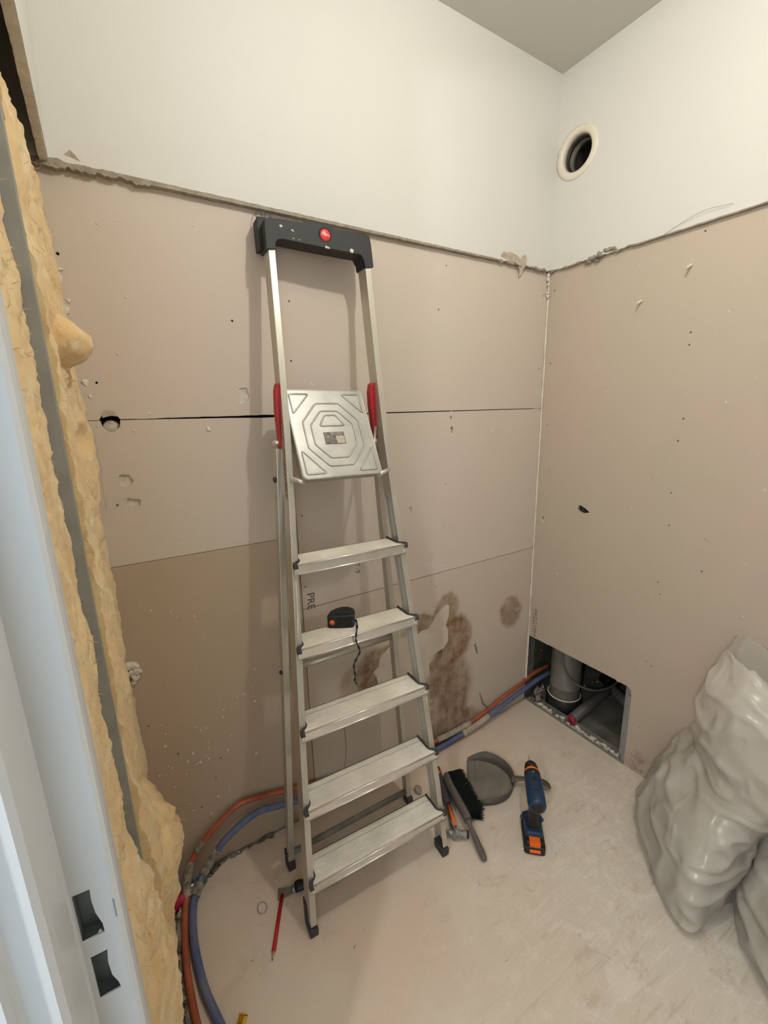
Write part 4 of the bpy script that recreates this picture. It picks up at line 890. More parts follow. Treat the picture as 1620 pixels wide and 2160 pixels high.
cord = [(-1.010, -0.208, .797), (-1.022, -0.238, .800), (-1.036, -0.262, .795), (-1.046, yo - .002, .783), (-1.046, yo - .004, .770), (-1.040, yo - .006, .752), (-1.038, yo - .006, .738), (-1.048, yo - .005, .722), (-1.056, yo - .005, .708), (-1.056, yo - .004, .690), (-1.053, yo - .003, .670), (-1.055, yo - .003, .655), (-1.051, yo - .003, .645)]
mb = MB(); sp_ = smooth_path(cord, 6); mb.tube(sp_, [0.0024 + 0.0009 * math.sin(i * .9) for i in range(len(sp_))], 8, flat=.7); tm.world(mb, 'wrist_cord', 'black')

# red carpenter pencil
a, b = Vector((-1.290, -0.212, 0.0045)), Vector((-1.365, -0.351, 0.0045)); d = (b - a).normalized()
g = Group('pencil', a.lerp(b, .5) - Vector((0, 0, .0045)), 'red carpenter pencil lying on the floor left of the ladder foot', 'pencil')
mb = MB(); mb.tube([a, b - d * 0.020], 0.0056, 6); g.world(mb, 'barrel', 'redpaint')
mb = MB(); mb.tube([b - d * 0.020, b - d * .004], [0.0045, 0.0015], 8); g.world(mb, 'sharpened_wood', 'wood')
mb = MB(); mb.tube([b - d * 0.004, b], [0.0016, 0.0004], 8); g.world(mb, 'lead', 'ink')

# scraper behind the front left ladder leg
g = Group('paint_scraper', (-1.20, -0.232, 0.0), 'steel scraper with a black handle on the floor behind the left ladder leg', 'scraper')
dv = Vector((0.150, -0.052, 0)).normalized(); pv = Vector((-dv.y, dv.x, 0)); A = Vector((-1.300, -0.203, 0.003))
def SQ(t, w, z): return A + dv * t + pv * w + Vector((0, 0, z))
mb = MB(); mb.hexa([SQ(0, -.017, -.002), SQ(.042, -.010, .004), SQ(.042, .010, .004), SQ(0, .017, -.002)], [SQ(0, -.017, -.001), SQ(.042, -.010, .0052), SQ(.042, .010, .0052), SQ(0, .017, -.001)]); g.world(mb, 'blade', 'galv_dull')
mb = MB(); mb.tube([SQ(.040, 0, .007), SQ(.053, 0, .009)], [.011, .010], 12, flat=.6); g.world(mb, 'ferrule', 'brass' if 0 else 'steel')
mb = MB(); mb.tube([SQ(.052, 0, .010), SQ(.062, 0, .013), SQ(.09, 0, .013), (SQ(.14, 0, .013)), SQ(.172, 0, .014), SQ(.182, 0, .013)], [.015, .016, .0115, .011, .0145, .009], 14, flat=.8); g.world(mb, 'handle', 'black')

# chalk ring mark / washer, pebble
mb = MB(); mb.tube([(-1.349 + .0125 * math.cos(w), -0.212 + .0165 * math.sin(w), 0.0012) for w in [2 * PI * i / 26 for i in range(26)]], 0.0016, 6, closed=True)
tag(mb.build('plastic_ring', 'sleeve'), 'thin beige ring on the floor left of the red pencil', 'ring')
mb = MB(); mb.blob((-0.748, -0.145, 0.011), (.012, .016, .013), .3, 1.5, 14, 10, 4.0)
tag(mb.build('stone_chip', 'glue'), 'brown rubble lump on the floor behind the right ladder leg', 'rubble')

# hammer
g = Group('hammer', (-0.70, -0.24, 0.0), 'hammer with dark grip and orange neck on the floor beside right ladder leg', 'hammer')
hp = [(-0.630, -0.112, .020), (-0.648, -0.148, .019), (-0.668, -0.190, .018), (-0.693, -0.240, .018), (-0.712, -0.283, .018), (-0.742, -0.345, .019)]
mb = MB(); mb.tube(hp[0:4] + [(-0.700, -0.256, .018)], [.008, .0115, .015, .0165, .011], 14, flat=.8); g.world(mb, 'grip', 'grip')
mb = MB(); mb.tube([(-0.700, -0.256, .018), hp[4], (-0.744, -0.343, .019)], [.0105, .0095, .009], 14, flat=.8); g.world(mb, 'neck', 'grip')
up_ = Vector((0, 0, 1)); d = (Vector(hp[5]) - Vector(hp[4])).normalized(); n_ = d.cross(up_)
mb = MB()
for (t0, t1, z) in ((0.02, 1.0, .0065),):
    a = Vector(hp[4]).lerp(Vector(hp[5]), -.25) + Vector((0, 0, .0085)); b = Vector(hp[5]) - d * .006 + Vector((0, 0, .0085)); mb.tube([a, a.lerp(b, .5), b], [.003, .0058, .0065], 10, flat=.5)
g.world(mb, 'orange_inlay', 'orange')
mb = MB(); mb.tube([(-0.636, -0.124, .0255), (-0.645, -0.143, .0275)], [.0035, .0045], 8, flat=.5); g.world(mb, 'orange_tip', 'orange')
mb = MB(); hc = Vector((-0.748, -0.358, .018)); hx = Vector((.80, -.60, 0)).normalized()
mb.tube([hc - hx * .006, hc + hx * .010, hc + hx * .016, hc + hx * .030], [.0135, .0120, .0105, .0125], 10)
hy = Vector((hx.y, -hx.x, 0))
mb.hexa([hc - hx * .014 - hy * .014 - Vector((0, 0, .012)), hc + hx * .012 - hy * .014 - Vector((0, 0, .012)), hc + hx * .012 + hy * .012 - Vector((0, 0, .012)), hc - hx * .014 + hy * .012 - Vector((0, 0, .012))],
        [hc - hx * .012 - hy * .012 + Vector((0, 0, .012)), hc + hx * .010 - hy * .012 + Vector((0, 0, .012)), hc + hx * .010 + hy * .010 + Vector((0, 0, .012)), hc - hx * .012 + hy * .010 + Vector((0, 0, .012))])
mb.tube([hc - hx * .008 + Vector((0, 0, .006)), hc - hx * .026 + Vector((.0, .004, .004)), hc - hx * .042 + Vector((0, .012, -.006))], [.011, .007, .0015], 8, flat=.6)
mb.tube([hc + hy * .008 + Vector((0, 0, .014)), hc - hx * .012 - hy * .02 + Vector((0, 0, .018)), hc - hx * .024 - hy * .045 + Vector((0, 0, .014))], [.0025, .0025, .0015], 6, flat=.5)
g.world(mb, 'head', 'hammersteel')
mb = MB(); mb.tube([hc + hx * .034, hc + hx * .038], [.0128, .0115], 14); g.world(mb, 'striking_face', 'black')

# hand brush
g = Group('hand_brush', (-0.67, -0.29, 0.0), 'black-bristled hand brush with grey handle on the floor between hammer and dustpan', 'brush')
bp_ = [(-0.636, -0.170, .034), (-0.655, -0.215, .036), (-0.672, -0.275, .037), (-0.688, -0.335, .036), (-0.694, -0.352, .034), (-0.704, -0.385, .026), (-0.718, -0.430, .017), (-0.730, -0.468, .012)]
mb = MB(); sp_ = smooth_path(bp_[:5], 5); mb.tube(sp_, [.010] + [.0135] * (len(sp_) - 2) + [.012], 12, flat=1.5); bk = g.world(mb, 'brush_back', 'brushgrey')
mb = MB(); sp_ = smooth_path(bp_[4:], 5); mb.tube(sp_, [.012, .010, .0085, .008, .008, .0085, .009, .0095, .010, .0105, .0108, .011, .011, .0105, .010, .006][:len(sp_)], 12, flat=.8); g.world(mb, 'handle', 'brushgrey')
mb = MB(); rr = random.Random(9); n = 13
for i in range(n):
    t = i / (n - 1); c = Vector((-0.636, -0.172, .030)).lerp(Vector((-0.688, -0.333, .032)), t)
    for j in range(3):
        for k in range(34):
            dx = Vector((rr.uniform(.75, 1), -0.28 + rr.uniform(-.16, .16), (-.28 + .28 * j) * .6 - .20 + rr.uniform(-.08, .08))).normalized()
            L = 0.058 + rr.uniform(-.006, .006); b0 = c + Vector((.008 + rr.uniform(-.003, .003), rr.uniform(-.0045, .0045), (j - 1) * .010 + rr.uniform(-.004, .004)))
            e = b0 + dx * L; e.z = max(e.z, .0015); w = Vector((.0002, .0009, 0)); w2 = Vector((0, .0, .0009))
            mb.add([b0 - w, b0 + w, e + w * .8, e - w * .8, b0 - w2, b0 + w2, e + w2 * .8, e - w2 * .8], [(0, 1, 2, 3), (4, 5, 6, 7)])
o = g.world(mb, 'bristles', 'bristle', fix=False); o['kind'] = 'stuff'

# dustpan: local x to the handle, y along the mouth
P0 = Vector((-0.560, -0.208, 0)); ax = Vector((.745, -.667, 0)).normalized(); ay = Vector((.667, .745, 0)).normalized()
g = Group('dustpan', P0, 'grey plastic dustpan lying on the floor beneath the drill, mouth to the left', 'dustpan', rz=math.atan2(ax.y, ax.x))
mb = MB(); vs = []; fs = []
outl = [(0.0, -.106), (.045, -.113), (.09, -.106), (.128, -.086), (.155, -.055), (.168, -.02), (.168, .02), (.155, .055), (.128, .086), (.09, .106), (.045, .113), (0.0, .106)]
O = [(p.x, p.y) for p in smooth_path([(a, b, 0) for a, b in outl], 5)]
def rimh(x): return 0.006 + 0.036 * min(1, x / .07) ** .8 if x > 0.0 else 0.006
n = len(O); inner = [(x * .93 if x > .02 else x, y * .90) for x, y in O]
lay = [[(x, y, rimh(x)) for x, y in O], [(x * .985 + .0, y * .975, rimh(x)) for x, y in O], [(x * .95, y * .88, .004) for x, y in O]]
lay.append([(x * .96, y * .89, .0005) for x, y in O])
for L_ in lay: vs += L_
for l in range(3):
    for i in range(n - 1): fs.append((l * n + i, l * n + i + 1, (l + 1) * n + i + 1, (l + 1) * n + i))
for i in range(n - 1): fs.append((3 * n + i, 3 * n + i + 1, i + 1, i))
fs.append(tuple(3 * n + i for i in range(n)))
mb.add(vs, fs, True); g.local(mb, 'pan_wall', 'dustpl')
mb = MB(); bt = [(x * .952, y * .882, .0045) for x, y in O]; mb.add(bt + [(-.002, .094, .0008), (-.002, -.094, .0008)], [tuple(range(n))]); mb.tube([(.028, -.097, .0046), (.028, .097, .0046)], .0012, 6)
mb.add([(-.004, -.098, .0006), (-.004, .098, .0006), (.006, .094, .0052), (.006, -.094, .0052)], [(0, 1, 2, 3)]); g.local(mb, 'pan_floor', 'dustpan_floor')
mb = MB(); hpz = [(.158, .0, .030), (.185, 0, .036), (.22, 0, .038), (.26, 0, .034), (.285, .0, .026), (.296, 0, .014)]
mb.tube(smooth_path(hpz, 4), [.020, .017, .014, .012, .011, .0105, .010, .010, .0105, .011, .012, .013, .0135, .014, .014, .0135, .013, .012, .011, .010, .008][:21], 14, flat=.45); g.local(mb, 'handle', 'dustpl')
mb = MB(); mb.tube([(.262 + .014 * math.cos(w), .009 * math.sin(w) - .004, .037 - .010 * math.cos(w)) for w in [2 * PI * i / 16 for i in range(16)]], .0022, 6, closed=True); g.local(mb, 'hanging_loop', 'dustpl')

# cordless drill standing on its battery; local y = forwards
az = math.atan2(.74, .67) - PI / 2 + math.radians(-1)
dr = Group('cordless_drill', (-0.540, -0.492, 0.0), 'blue and black cordless drill with orange collar standing on its battery on the floor', 'drill', rz=az)
def rbox(mb, cx, cy, wx, wy, z0, z1, r=.008, k=4, taper=1.0, dy=0.0):
    pts = []
    for (sx, sy, a0) in ((1, -1, -90), (1, 1, 0), (-1, 1, 90), (-1, -1, 180)):
        for i in range(k + 1):
            w = math.radians(a0 + 90 * i / k); pts.append((sx * (wx / 2 - r) + r * math.cos(w), sy * (wy / 2 - r) + r * math.sin(w)))
    m_ = len(pts); vs = [(cx + x, cy + y, z0) for x, y in pts] + [(cx + x * taper, cy + y * taper + dy, z1) for x, y in pts]
    mb.add(vs, [tuple(range(m_ - 1, -1, -1)), tuple(range(m_, 2 * m_))] + [(i, (i + 1) % m_, m_ + (i + 1) % m_, m_ + i) for i in range(m_)])
mb = MB(); rbox(mb, 0, .0, .066, .118, 0.0, .026, .010, taper=.98); bat = dr.local(mb, 'battery', 'black', bevel=.003)
mb = MB(); rbox(mb, 0, -.0, .058, .100, .026, .034, .009, taper=.9); dr.local(mb, 'battery_top', 'black', bevel=.002)
# sloped rear face with the orange release button
mb = MB(); mb.hexa([(-.0165, -.059, .010), (.0165, -.059, .010), (.0165, -.048, .0335), (-.0165, -.048, .0335)], [(-.0165, -.0625, .011), (.0165, -.0625, .011), (.0165, -.050, .0355), (-.0165, -.050, .0355)])
mb.hexa([(-.0165, -.054, .027), (.0165, -.054, .027), (.0165, -.026, .034), (-.0165, -.026, .034)], [(-.0165, -.054, .0362), (.0165, -.054, .0362), (.0165, -.026, .0385), (-.0165, -.026, .0385)])
dr.local(mb, 'release_button', 'orange', bevel=.001)
mb = MB(); rbox(mb, 0, .012, .056, .086, .034, .050, .012, taper=.88, dy=.0); mb.tube([(-.033, .03, .040), (-.024, .048, .040), (0, .056, .042), (.024, .048, .040), (.033, .03, .040)], .007, 10)
dr.local(mb, 'foot_housing', 'blue', bevel=.003)
mb = MB(); sec = []
for (z, cy, wx, wy) in ((.046, .012, .040, .056), (.060, .010, .033, .044), (.085, .010, .031, .041), (.110, .012, .032, .044), (.130, .014, .036, .056)):
    sec.append([(wx / 2 * math.copysign(abs(math.cos(w)) ** .7, math.cos(w)), cy + wy / 2 * math.copysign(abs(math.sin(w)) ** .7, math.sin(w)), z) for w in [2 * PI * i / 24 for i in range(24)]])
vs = [p for l in sec for p in l]; fs = [(l * 24 + i, l * 24 + (i + 1) % 24, (l + 1) * 24 + (i + 1) % 24, (l + 1) * 24 + i) for l in range(4) for i in range(24)]
mb.add(vs, fs, True); dr.local(mb, 'handle_grip', 'black')
BZ = .152; BX = .004
T = Matrix.Translation((BX, 0, BZ)) @ Matrix.Rotation(math.radians(-90), 4, 'X')
mb = MB().lathe([(0.0, -.032), (.018, -.032), (.0245, -.029), (.0275, -.022), (.0285, .0), (.0285, .040), (.0275, .052), (.0275, .080), (.0245, .100), (.0245, .104), (.0, .104)], 32, T); bd = dr.local(mb, 'motor_housing', 'blue')
mb = MB().lathe([(0.0, -.0335), (.014, -.0335), (.0185, -.0318), (.0185, -.030)], 28, T); dr.local(mb, 'rear_cap', 'black')
mb = MB().lathe([(.024, .086), (.0270, .088), (.0262, .101), (.0, .102)], 28, T); dr.local(mb, 'gear_collar', 'blackpl')
mb = MB().lathe([(.0, .101), (.0258, .101), (.0258, .109), (.024, .1115), (.0, .1115)], 28, T); dr.local(mb, 'orange_collar', 'orange')
mb = MB().lathe([(.0, .111), (.0220, .111), (.0225, .130), (.0195, .141), (.0135, .149), (.007, .152), (.0, .152)], 24, T)
dr.local(mb, 'chuck', 'black')
mb = MB(); mb.tube([(BX - .003, .150, BZ), (BX - .0045, .168, BZ), (BX - .002, .188, BZ + .0005), (BX + .002, .170, BZ), (BX + .003, .150, BZ)], .0011, 6); dr.local(mb, 'drill_bit', 'steel')
mb = MB(); mb.box((BX - .008, .046, BZ + .0255), (BX + .008, .062, BZ + .0285)); mb.box((BX - .007, .008, BZ + .0265), (BX + .007, .014, BZ + .0293)); dr.local(mb, 'vent_slot', 'black', bevel=.0008)
mb = MB(); mb.box((-.0275 + BX, -.004, BZ - .018), (-.022 + BX, .010, BZ - .006)); dr.local(mb, 'direction_switch', 'orange', bevel=.001)
mb = MB(); mb.tube([(0, .034, .118), (0, .042, .106), (0, .036, .094)], .007, 10, flat=.9); dr.local(mb, 'trigger', 'black')
mb = MB(); mb.blob((BX, .084, BZ + .0275), (.003, .003, .002), .1, 1, 10, 6, 1); dr.local(mb, 'screw', 'steel')

# ================================================================== PIPES
def pipe(name, pts, r, m, label, extras):
    g = Group(name, (pts[0][0], pts[0][1], 0), label, 'pipe', 'sheathed water pipes along the back wall')
    path = smooth_path(pts, 10); mb = MB(); mb.tube(path, r, 16); g.world(mb, 'sheath', m)
    for (i0, i1, rr_, mm, nm) in extras:
        seg = path[i0:i1]; mb = MB(); mb.tube(seg, [rr_ * (1 + .25 * noise.fractal(Vector((k * .9, i0, 0)), 1, 2, 3)) if mm == 'grimepipe' else rr_ for k in range(len(seg))], 16); g.world(mb, nm, mm)
    return g
red = [(-1.515, -0.55, .012), (-1.545, -0.42, .012), (-1.553, -0.28, .014), (-1.545, -0.17, .020), (-1.528, -0.09, .036), (-1.503, -0.035, .078), (-1.452, -0.026, .131), (-1.353, -0.018, .183), (-1.265, -0.018, .171), (-1.187, -0.018, .150), (-1.02, -0.018, .104), (-0.80, -0.018, .064), (-0.575, -0.018, .042), (-0.40, -0.018, .040), (-0.28, -0.018, .058), (-0.178, -0.018, .086), (-0.06, -0.012, .10), (0.05, 0.0, .115), (0.16, 0.0, .12)]
pipe('water_pipe', red, 0.0085, 'pexred', 'red sheathed water pipe running along the foot of the back wall into the opening', [(41, 52, .0115, 'grimepipe', 'mortar_crust'), (55, 60, .0105, 'grimepipe', 'mortar_crust'), (121, 133, .0115, 'sleeve', 'joint_sleeve')])
blue = [(-1.478, -0.52, .012), (-1.504, -0.412, .012), (-1.524, -0.310, .012), (-1.527, -0.195, .013), (-1.512, -0.108, .022), (-1.476, -0.058, .042), (-1.432, -0.042, .077), (-1.394, -0.038, .108), (-1.304, -0.036, .142), (-1.212, -0.034, .120), (-1.02, -0.034, .070), (-0.80, -0.034, .032), (-0.583, -0.034, .016), (-0.46, -0.034, .020), (-0.356, -0.036, .032), (-0.198, -0.034, .060), (-0.06, -0.028, .078), (0.05, -0.018, .085), (0.16, -0.015, .09)]
pipe('water_pipe', blue, 0.0105, 'pexblue', 'blue sheathed water pipe curving along the floor and back wall below the red one', [(42, 48, .0135, 'grimepipe', 'mortar_crust'), (50, 63, .0130, 'grimepipe', 'mortar_crust'), (133, 146, .0125, 'sleeve', 'joint_sleeve')])
g = Group('taped_pipe_stub', (-1.553, -0.07, 0), 'short pipe stub wrapped in pink tape at the left floor corner', 'pipe')
mb = MB(); mb.tube([(-1.556, -0.085, 0.0), (-1.556, -0.090, .03), (-1.540, -0.092, .040), (-1.532, -0.09, .042)], [.011, .013, .012, .010], 12); mb.blob((-1.556, -.088, .022), .015, .5, 2, 14, 10, 6.0); g.world(mb, 'pink_wrap', 'pink')
mb = MB(); mb.tube([(-1.533, -0.09, .042), (-1.515, -0.09, .046)], .009, 12); g.world(mb, 'nut', 'sleeve')
# brass fitting at the bottom of the picture
g = Group('brass_fitting', (-1.462, -0.44, 0), 'shiny brass pipe fitting with a hexagonal cap on the floor', 'pipe fitting')
c = Vector((-1.463, -0.435, .022)); dd = Vector((.55, .55, .62)).normalized()
mb = MB(); mb.tube([c - dd * .03, c], [.007, .008], 14); g.world(mb, 'stem', 'brass')
mb = MB(); mb.tube([c, c + dd * .012, c + dd * .0135], [.0115, .0115, .009], 6); mb.sm = [False] * len(mb.sm); g.world(mb, 'hexagon_cap', 'brass')
# broken screed with a dark gap at the left corner
mb = MB(); rr = random.Random(21)
for i in range(46):
    t = rr.random(); x = -1.575 + t * 0.155; y = -0.045 + rr.gauss(0, .012) + .02 * t; mb.blob((x, y, rr.uniform(-.02, .003)), (rr.uniform(.004, .012), rr.uniform(.004, .009), rr.uniform(.004, .010)), .8, 2, 10, 7, i * 2.1)
for i in range(30):
    x = rr.uniform(-1.42, -1.24); mb.blob((x, -0.012 + rr.gauss(0, .003), rr.uniform(-.004, .002)), (rr.uniform(.004, .012), rr.uniform(.003, .006), rr.uniform(.003, .006)), .8, 2, 8, 6, i * 2.9)
o = tag(mb.build('mortar_debris', 'dirt'), 'dark crumbled mortar along the broken floor edge at the left corner', 'debris', kind='stuff')
mb = MB(); mb.blob((-1.558, -0.035, .008), (.026, .016, .016), .7, 2, 18, 12, 12.0); mb.blob((-1.553, -0.155, .004), (.015, .04, .012), .7, 2, 16, 10, 13.0); mb.blob((-1.545, -0.11, .008), (.013, .025, .014), .7, 2, 16, 10, 15.0)
tag(mb.build('mortar_lump', 'sleeve'), 'pale crumbling mortar lump at the foot of the yellow wool', 'mortar')

# ================================================================== WALL DEBRIS (paper flaps, adhesive lumps)
def flap(name, pts, off, label, m='scrap', seed=1.0, axis='y', T0=0.0012):
    """small torn flap, curled away from the wall: pts (a,z,d)"""
    mb = MB(); k = len(pts); c = (sum(p[0] for p in pts) / k, sum(p[1] for p in pts) / k, sum(p[2] for p in pts) / k)
    def Q(a, z, d): return (a, -d, z) if axis == 'y' else (-d, a, z)
    vs = [Q(*p) for p in pts] + [Q(*c)] + [Q(p[0], p[1], p[2] - T0) for p in pts] + [Q(c[0], c[1], c[2] - T0)]
    fs = [(i, (i + 1) % k, k) for i in range(k)] + [(k + 1 + (i + 1) % k, k + 1 + i, 2 * k + 1) for i in range(k)] + [(i, (i + 1) % k, k + 1 + (i + 1) % k, k + 1 + i) for i in range(k)]
    mb.add(vs, fs); return tag(mb.build(name, m), label, 'torn paper' if 'paper' in name else 'plaster', 'torn flaps along the cut' if 'paper' in name else None)
flap('torn_paper_flap', [(-1.533, 1.884, .014), (-1.528, 1.893, .018), (-1.518, 1.901, .020), (-1.509, 1.893, .020), (-1.500, 1.882, .016), (-1.510, 1.878, .014), (-1.52, 1.876, .013)], 0, 'pointed flap of torn paper on the cut line near the left corner')
flap('torn_paper_flap', [(-0.288, 1.882, .015), (-0.283, 1.893, .020), (-0.276, 1.902, .024), (-0.262, 1.900, .022), (-0.246, 1.906, .024), (-0.225, 1.901, .026), (-0.20, 1.896, .024), (-0.185, 1.884, .022), (-0.178, 1.868, .018), (-0.20, 1.872, .020), (-0.225, 1.880, .018), (-0.26, 1.878, .016)], 0, 'crumpled flap of torn paper on the back wall cut line near the corner')
flap('torn_paper_flap', [(-0.182, 1.900, .022), (-0.168, 1.908, .026), (-0.158, 1.896, .024), (-0.155, 1.875, .020), (-0.165, 1.862, .016), (-0.172, 1.842, .012), (-0.178, 1.838, .010), (-0.180, 1.860, .012), (-0.19, 1.868, .014)], 0, 'dangling curl of torn paper right of the crumpled flap', seed=2.0)
mb = MB()
for (y, z, r) in ((-0.19, 1.874, .011), (-0.215, 1.878, .012), (-0.245, 1.884, .011), (-0.17, 1.868, .008), (-0.265, 1.882, .007), (-0.205, 1.862, .004)): mb.blob((-0.010, y, z), (.008, r * 1.4, r * .75), .8, 2, 14, 10, r * 1234)
tag(mb.build('adhesive_lump', 'glue'), 'grey lumpy adhesive bulge on the right wall cut line', 'adhesive')
mb = MB()
for (x, z, r) in ((-1.571, .742, .011), (-1.560, .738, .012), (-1.556, .722, .012), (-1.561, .706, .011), (-1.566, .692, .007), (-1.570, .722, .009)): mb.blob((x, -0.003, z), (r, .006, r), .7, 2.5, 14, 10, r * 1555)
tag(mb.build('adhesive_lump', 'gypsum_white'), 'cream adhesive blob on the back wall beside the yellow wool', 'adhesive')
mb = MB()
for (x, z, r) in ((-0.012, 1.862, .006), (-0.014, 1.848, .005), (-0.012, 1.83, .004), (-0.016, 1.80, .003), (-0.010, 1.79, .006)): mb.blob((x, -0.006, z), (r, .006, r * 1.6), .8, 2.5, 12, 8, r * 1888)
tag(mb.build('filler_crumbs', 'gypsum_white'), 'crumbs of white filler at the top of the corner joint', 'filler')
mb = MB(); mb.tube(smooth_path([(-0.014, -0.416, 1.872), (-0.016, -0.45, 1.884), (-0.020, -0.495, 1.896), (-0.022, -0.54, 1.902), (-0.018, -0.598, 1.896)], 6), .0006, 5)
tag(mb.build('thin_wire', 'glue'), 'hair-thin wire curling up from the right wall cut line', 'wire')
flap('gypsum_flap', [(-1.538, 1.372, .001), (-1.536, 1.384, .006), (-1.523, 1.388, .009), (-1.512, 1.383, .009), (-1.507, 1.374, .006), (-1.520, 1.376, .003)], 0, 'curl of broken board above the round hole on the back wall', 'gypsum')

# ================================================================== RUBBLE BAGS
def bag(name, rings, label, seed, nseg=120, fold=0.010, torn=0.012, tilt=0.0, fill_to=0.25):
    """rings: (z, eight (x, y) points round the bag)"""
    def cr(a, b, c, d, t): return 0.5 * ((2 * b) + (c - a) * t + (2 * a - 5 * b + 4 * c - d) * t * t + (3 * b - a - 3 * c + d) * t ** 3)
    RR = []
    for z, P in rings:
        loop = smooth_path([(x, y, 0) for x, y in P], nseg // 8, True)[:nseg]; RR.append((z, loop))
    L_ = []; K = 12
    for i in range(len(RR) - 1):
        q = [RR[max(i - 1, 0)], RR[i], RR[i + 1], RR[min(i + 2, len(RR) - 1)]]
        for j in range(K):
            t = j / K; L_.append((cr(*[r[0] for r in q], t), [Vector([cr(*[r[1][k][m_] for r in q], t) for m_ in range(2)] + [0]) for k in range(nseg)]))
    L_.append(RR[-1]); n = len(L_)
    def surface(shrink, fo, zmax):
        vs = []; rows = 0
        for i, (z, loop) in enumerate(L_):
            if z > zmax: break
            rows += 1; c = sum((Vector((p[0], p[1], 0)) for p in loop), Vector()) / nseg
            for k, p in enumerate(loop):
                p = Vector((p[0], p[1], 0)); a = Vector((*(L_[i][1][(k + 1) % nseg][:2]), 0)) - Vector((*(L_[i][1][k - 1][:2]), 0)); nn = Vector((a.y, -a.x, 0)).normalized()
                if nn.dot(p - c) < 0: nn = -nn
                w = Vector((p.x, p.y, z)); wp = nvec(w * 6 + Vector((seed, 0, 0))) * 0.05; u = w + wp
                f1 = 1 - 2 * abs(noise.noise(Vector((u.x * 9, u.y * 9, u.z * 16 + seed))))           # long soft creases
                f2 = 1 - 2 * abs(noise.noise(Vector(((u.x + u.z) * 11, (u.y - u.z * .8) * 13, seed * 2))))
                f3 = noise.noise(u * 5 + Vector((0, seed, 0))); f4 = 1 - 2 * abs(noise.noise(u * 38))
                d = fo * (1.25 * math.copysign(abs(f1) ** 1.8, f1) + 0.55 * f2 + 1.0 * f3 + 0.10 * f4)
                q = c + (p - c) * shrink + nn * d; zz = z * (1 if shrink == 1 else .97) + fo * .8 * f3 * min(1, z * 8) + tilt * (p.y + 0.90) * max(0, (z - .35) / .3)
                if shrink == 1 and i == n - 1: zz += torn * noise.fractal(Vector((k * .25, seed, 5)), .7, 2.2, 4)
                vs.append(Vector((min(q.x, -.0025), q.y, max(zz, .0012))))
        fs = [(i * nseg + k, i * nseg + (k + 1) % nseg, (i + 1) * nseg + (k + 1) % nseg, (i + 1) * nseg + k) for i in range(rows - 1) for k in range(nseg)]
        fs.append(tuple(reversed(range(nseg))))
        if shrink != 1: fs.append(tuple((rows - 1) * nseg + k for k in range(nseg)))
        return vs, fs
    x0 = sum(p[0] for p in rings[0][1]) / 8; y0 = sum(p[1] for p in rings[0][1]) / 8; g = Group(name, (x0, y0, 0), label, 'bag', 'rubble bags by the right wall')
    mb = MB(); mb.add(*surface(1, fold, 9), True); g.world(mb, 'plastic_film', 'bag')
    mb = MB(); mb.add(*surface(.955, fold * 1.2, fill_to), True); g.world(mb, 'rubble_fill', 'rubble', label='dark rubble showing through the film')
    return g
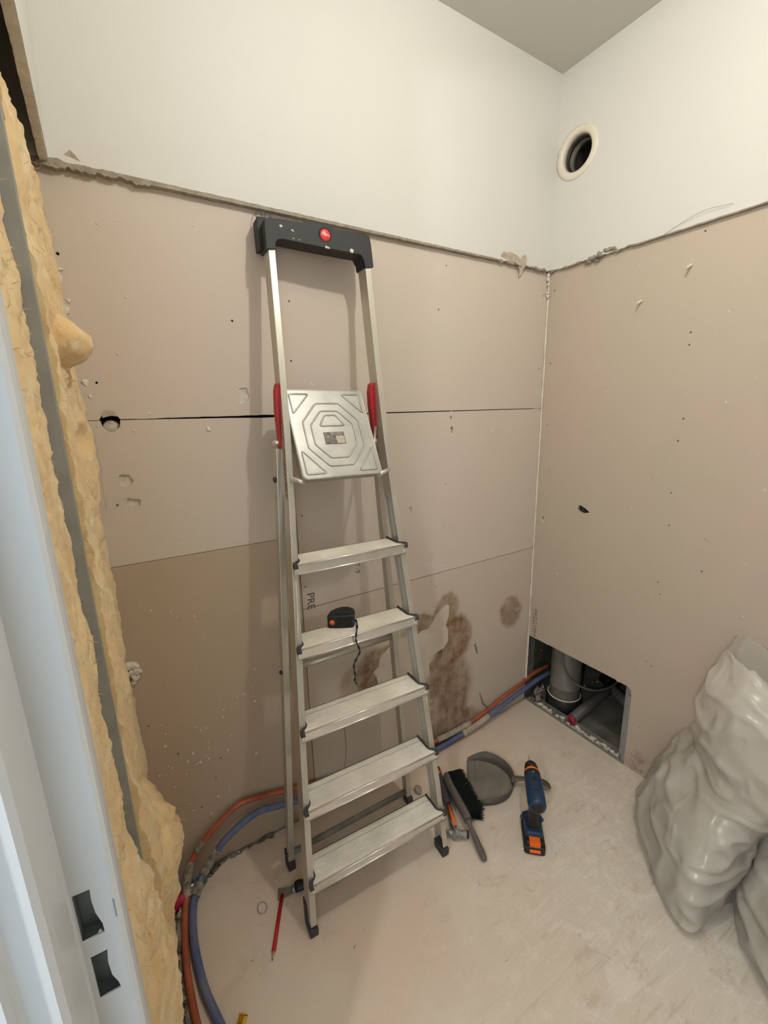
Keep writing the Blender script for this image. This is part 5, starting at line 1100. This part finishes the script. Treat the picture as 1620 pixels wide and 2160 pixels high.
bag('rubble_bag', [
    (0.000, [(-.012, -.650), (-.140, -.660), (-.245, -.720), (-.400, -.875), (-.270, -.900), (-.030, -.905), (-.010, -.84), (-.008, -.74)]),
    (0.030, [(-.008, -.625), (-.150, -.632), (-.262, -.700), (-.428, -.888), (-.280, -.918), (-.020, -.918), (-.006, -.84), (-.006, -.73)]),
    (0.090, [(-.006, -.625), (-.160, -.632), (-.272, -.708), (-.418, -.884), (-.280, -.922), (-.015, -.920), (-.006, -.84), (-.006, -.73)]),
    (0.160, [(-.006, -.645), (-.160, -.655), (-.270, -.733), (-.390, -.875), (-.275, -.928), (-.015, -.925), (-.006, -.85), (-.006, -.74)]),
    (0.240, [(-.006, -.665), (-.155, -.688), (-.255, -.745), (-.335, -.868), (-.255, -.935), (-.015, -.935), (-.006, -.86), (-.006, -.76)]),
    (0.310, [(-.006, -.700), (-.135, -.722), (-.205, -.770), (-.290, -.875), (-.245, -.960), (-.015, -.965), (-.006, -.88), (-.006, -.79)]),
    (0.370, [(-.006, -.735), (-.110, -.748), (-.180, -.785), (-.262, -.885), (-.240, -1.00), (-.015, -1.01), (-.006, -.90), (-.006, -.81)]),
    (0.460, [(-.006, -.735), (-.100, -.742), (-.178, -.775), (-.250, -.890), (-.235, -1.03), (-.015, -1.04), (-.006, -.92), (-.006, -.81)]),
    (0.560, [(-.006, -.750), (-.100, -.752), (-.170, -.782), (-.235, -.890), (-.215, -1.03), (-.015, -1.04), (-.006, -.92), (-.006, -.82)]),
    (0.630, [(-.010, -.775), (-.085, -.775), (-.140, -.800), (-.190, -.890), (-.170, -1.01), (-.015, -1.03), (-.006, -.92), (-.006, -.84)]),
    (0.665, [(-.015, -.790), (-.080, -.785), (-.130, -.805), (-.175, -.890), (-.160, -1.01), (-.015, -1.03), (-.010, -.92), (-.010, -.85)])],
    'tall milky plastic rubble bag with an open torn top slumped against the right wall', 3.0, tilt=.22, fill_to=.27)
bag('rubble_bag', [
    (0.000, [(-.030, -.965), (-.215, -.960), (-.320, -1.01), (-.400, -1.12), (-.320, -1.26), (-.040, -1.27), (-.010, -1.18), (-.010, -1.06)]),
    (0.035, [(-.020, -.945), (-.220, -.945), (-.340, -1.00), (-.420, -1.12), (-.340, -1.28), (-.030, -1.29), (-.008, -1.18), (-.008, -1.06)]),
    (0.110, [(-.020, -.945), (-.220, -.948), (-.335, -1.01), (-.405, -1.12), (-.330, -1.28), (-.030, -1.29), (-.008, -1.18), (-.008, -1.06)]),
    (0.190, [(-.020, -.965), (-.190, -.970), (-.290, -1.03), (-.350, -1.12), (-.290, -1.25), (-.030, -1.26), (-.008, -1.18), (-.008, -1.06)]),
    (0.260, [(-.050, -1.06), (-.130, -1.06), (-.200, -1.08), (-.230, -1.13), (-.200, -1.18), (-.060, -1.19), (-.030, -1.15), (-.030, -1.09)]),
    (0.310, [(-.080, -1.09), (-.120, -1.09), (-.150, -1.10), (-.165, -1.13), (-.150, -1.16), (-.090, -1.17), (-.070, -1.14), (-.070, -1.11)])],
    'second grey-white rubble bag on the floor in front of the tall one', 11.0, fill_to=.20)

# small bits of plaster on the floor
mb = MB(); rr = random.Random(33)
for i in range(150):
    x = rr.uniform(-1.5, -0.45); y = rr.uniform(-1.15, -0.03); s = rr.choice((.001, .0014, .002, .003)); mb.blob((x, y, s * .3), (s, s * rr.uniform(.6, 1.4), s * .6), .7, 2, 7, 5, i * 1.1)
for (x, y, s) in ((-0.595, -0.50, .006), (-1.17, -0.44, .004), (-0.52, -0.57, .004), (-0.79, -0.50, .005)): mb.blob((x, y, s * .3), (s, s, s * .6), .7, 2, 10, 7, s * 777)
tag(mb.build('plaster_crumbs', 'gypsum_white'), 'white plaster crumbs scattered over the floor', 'debris', kind='stuff')
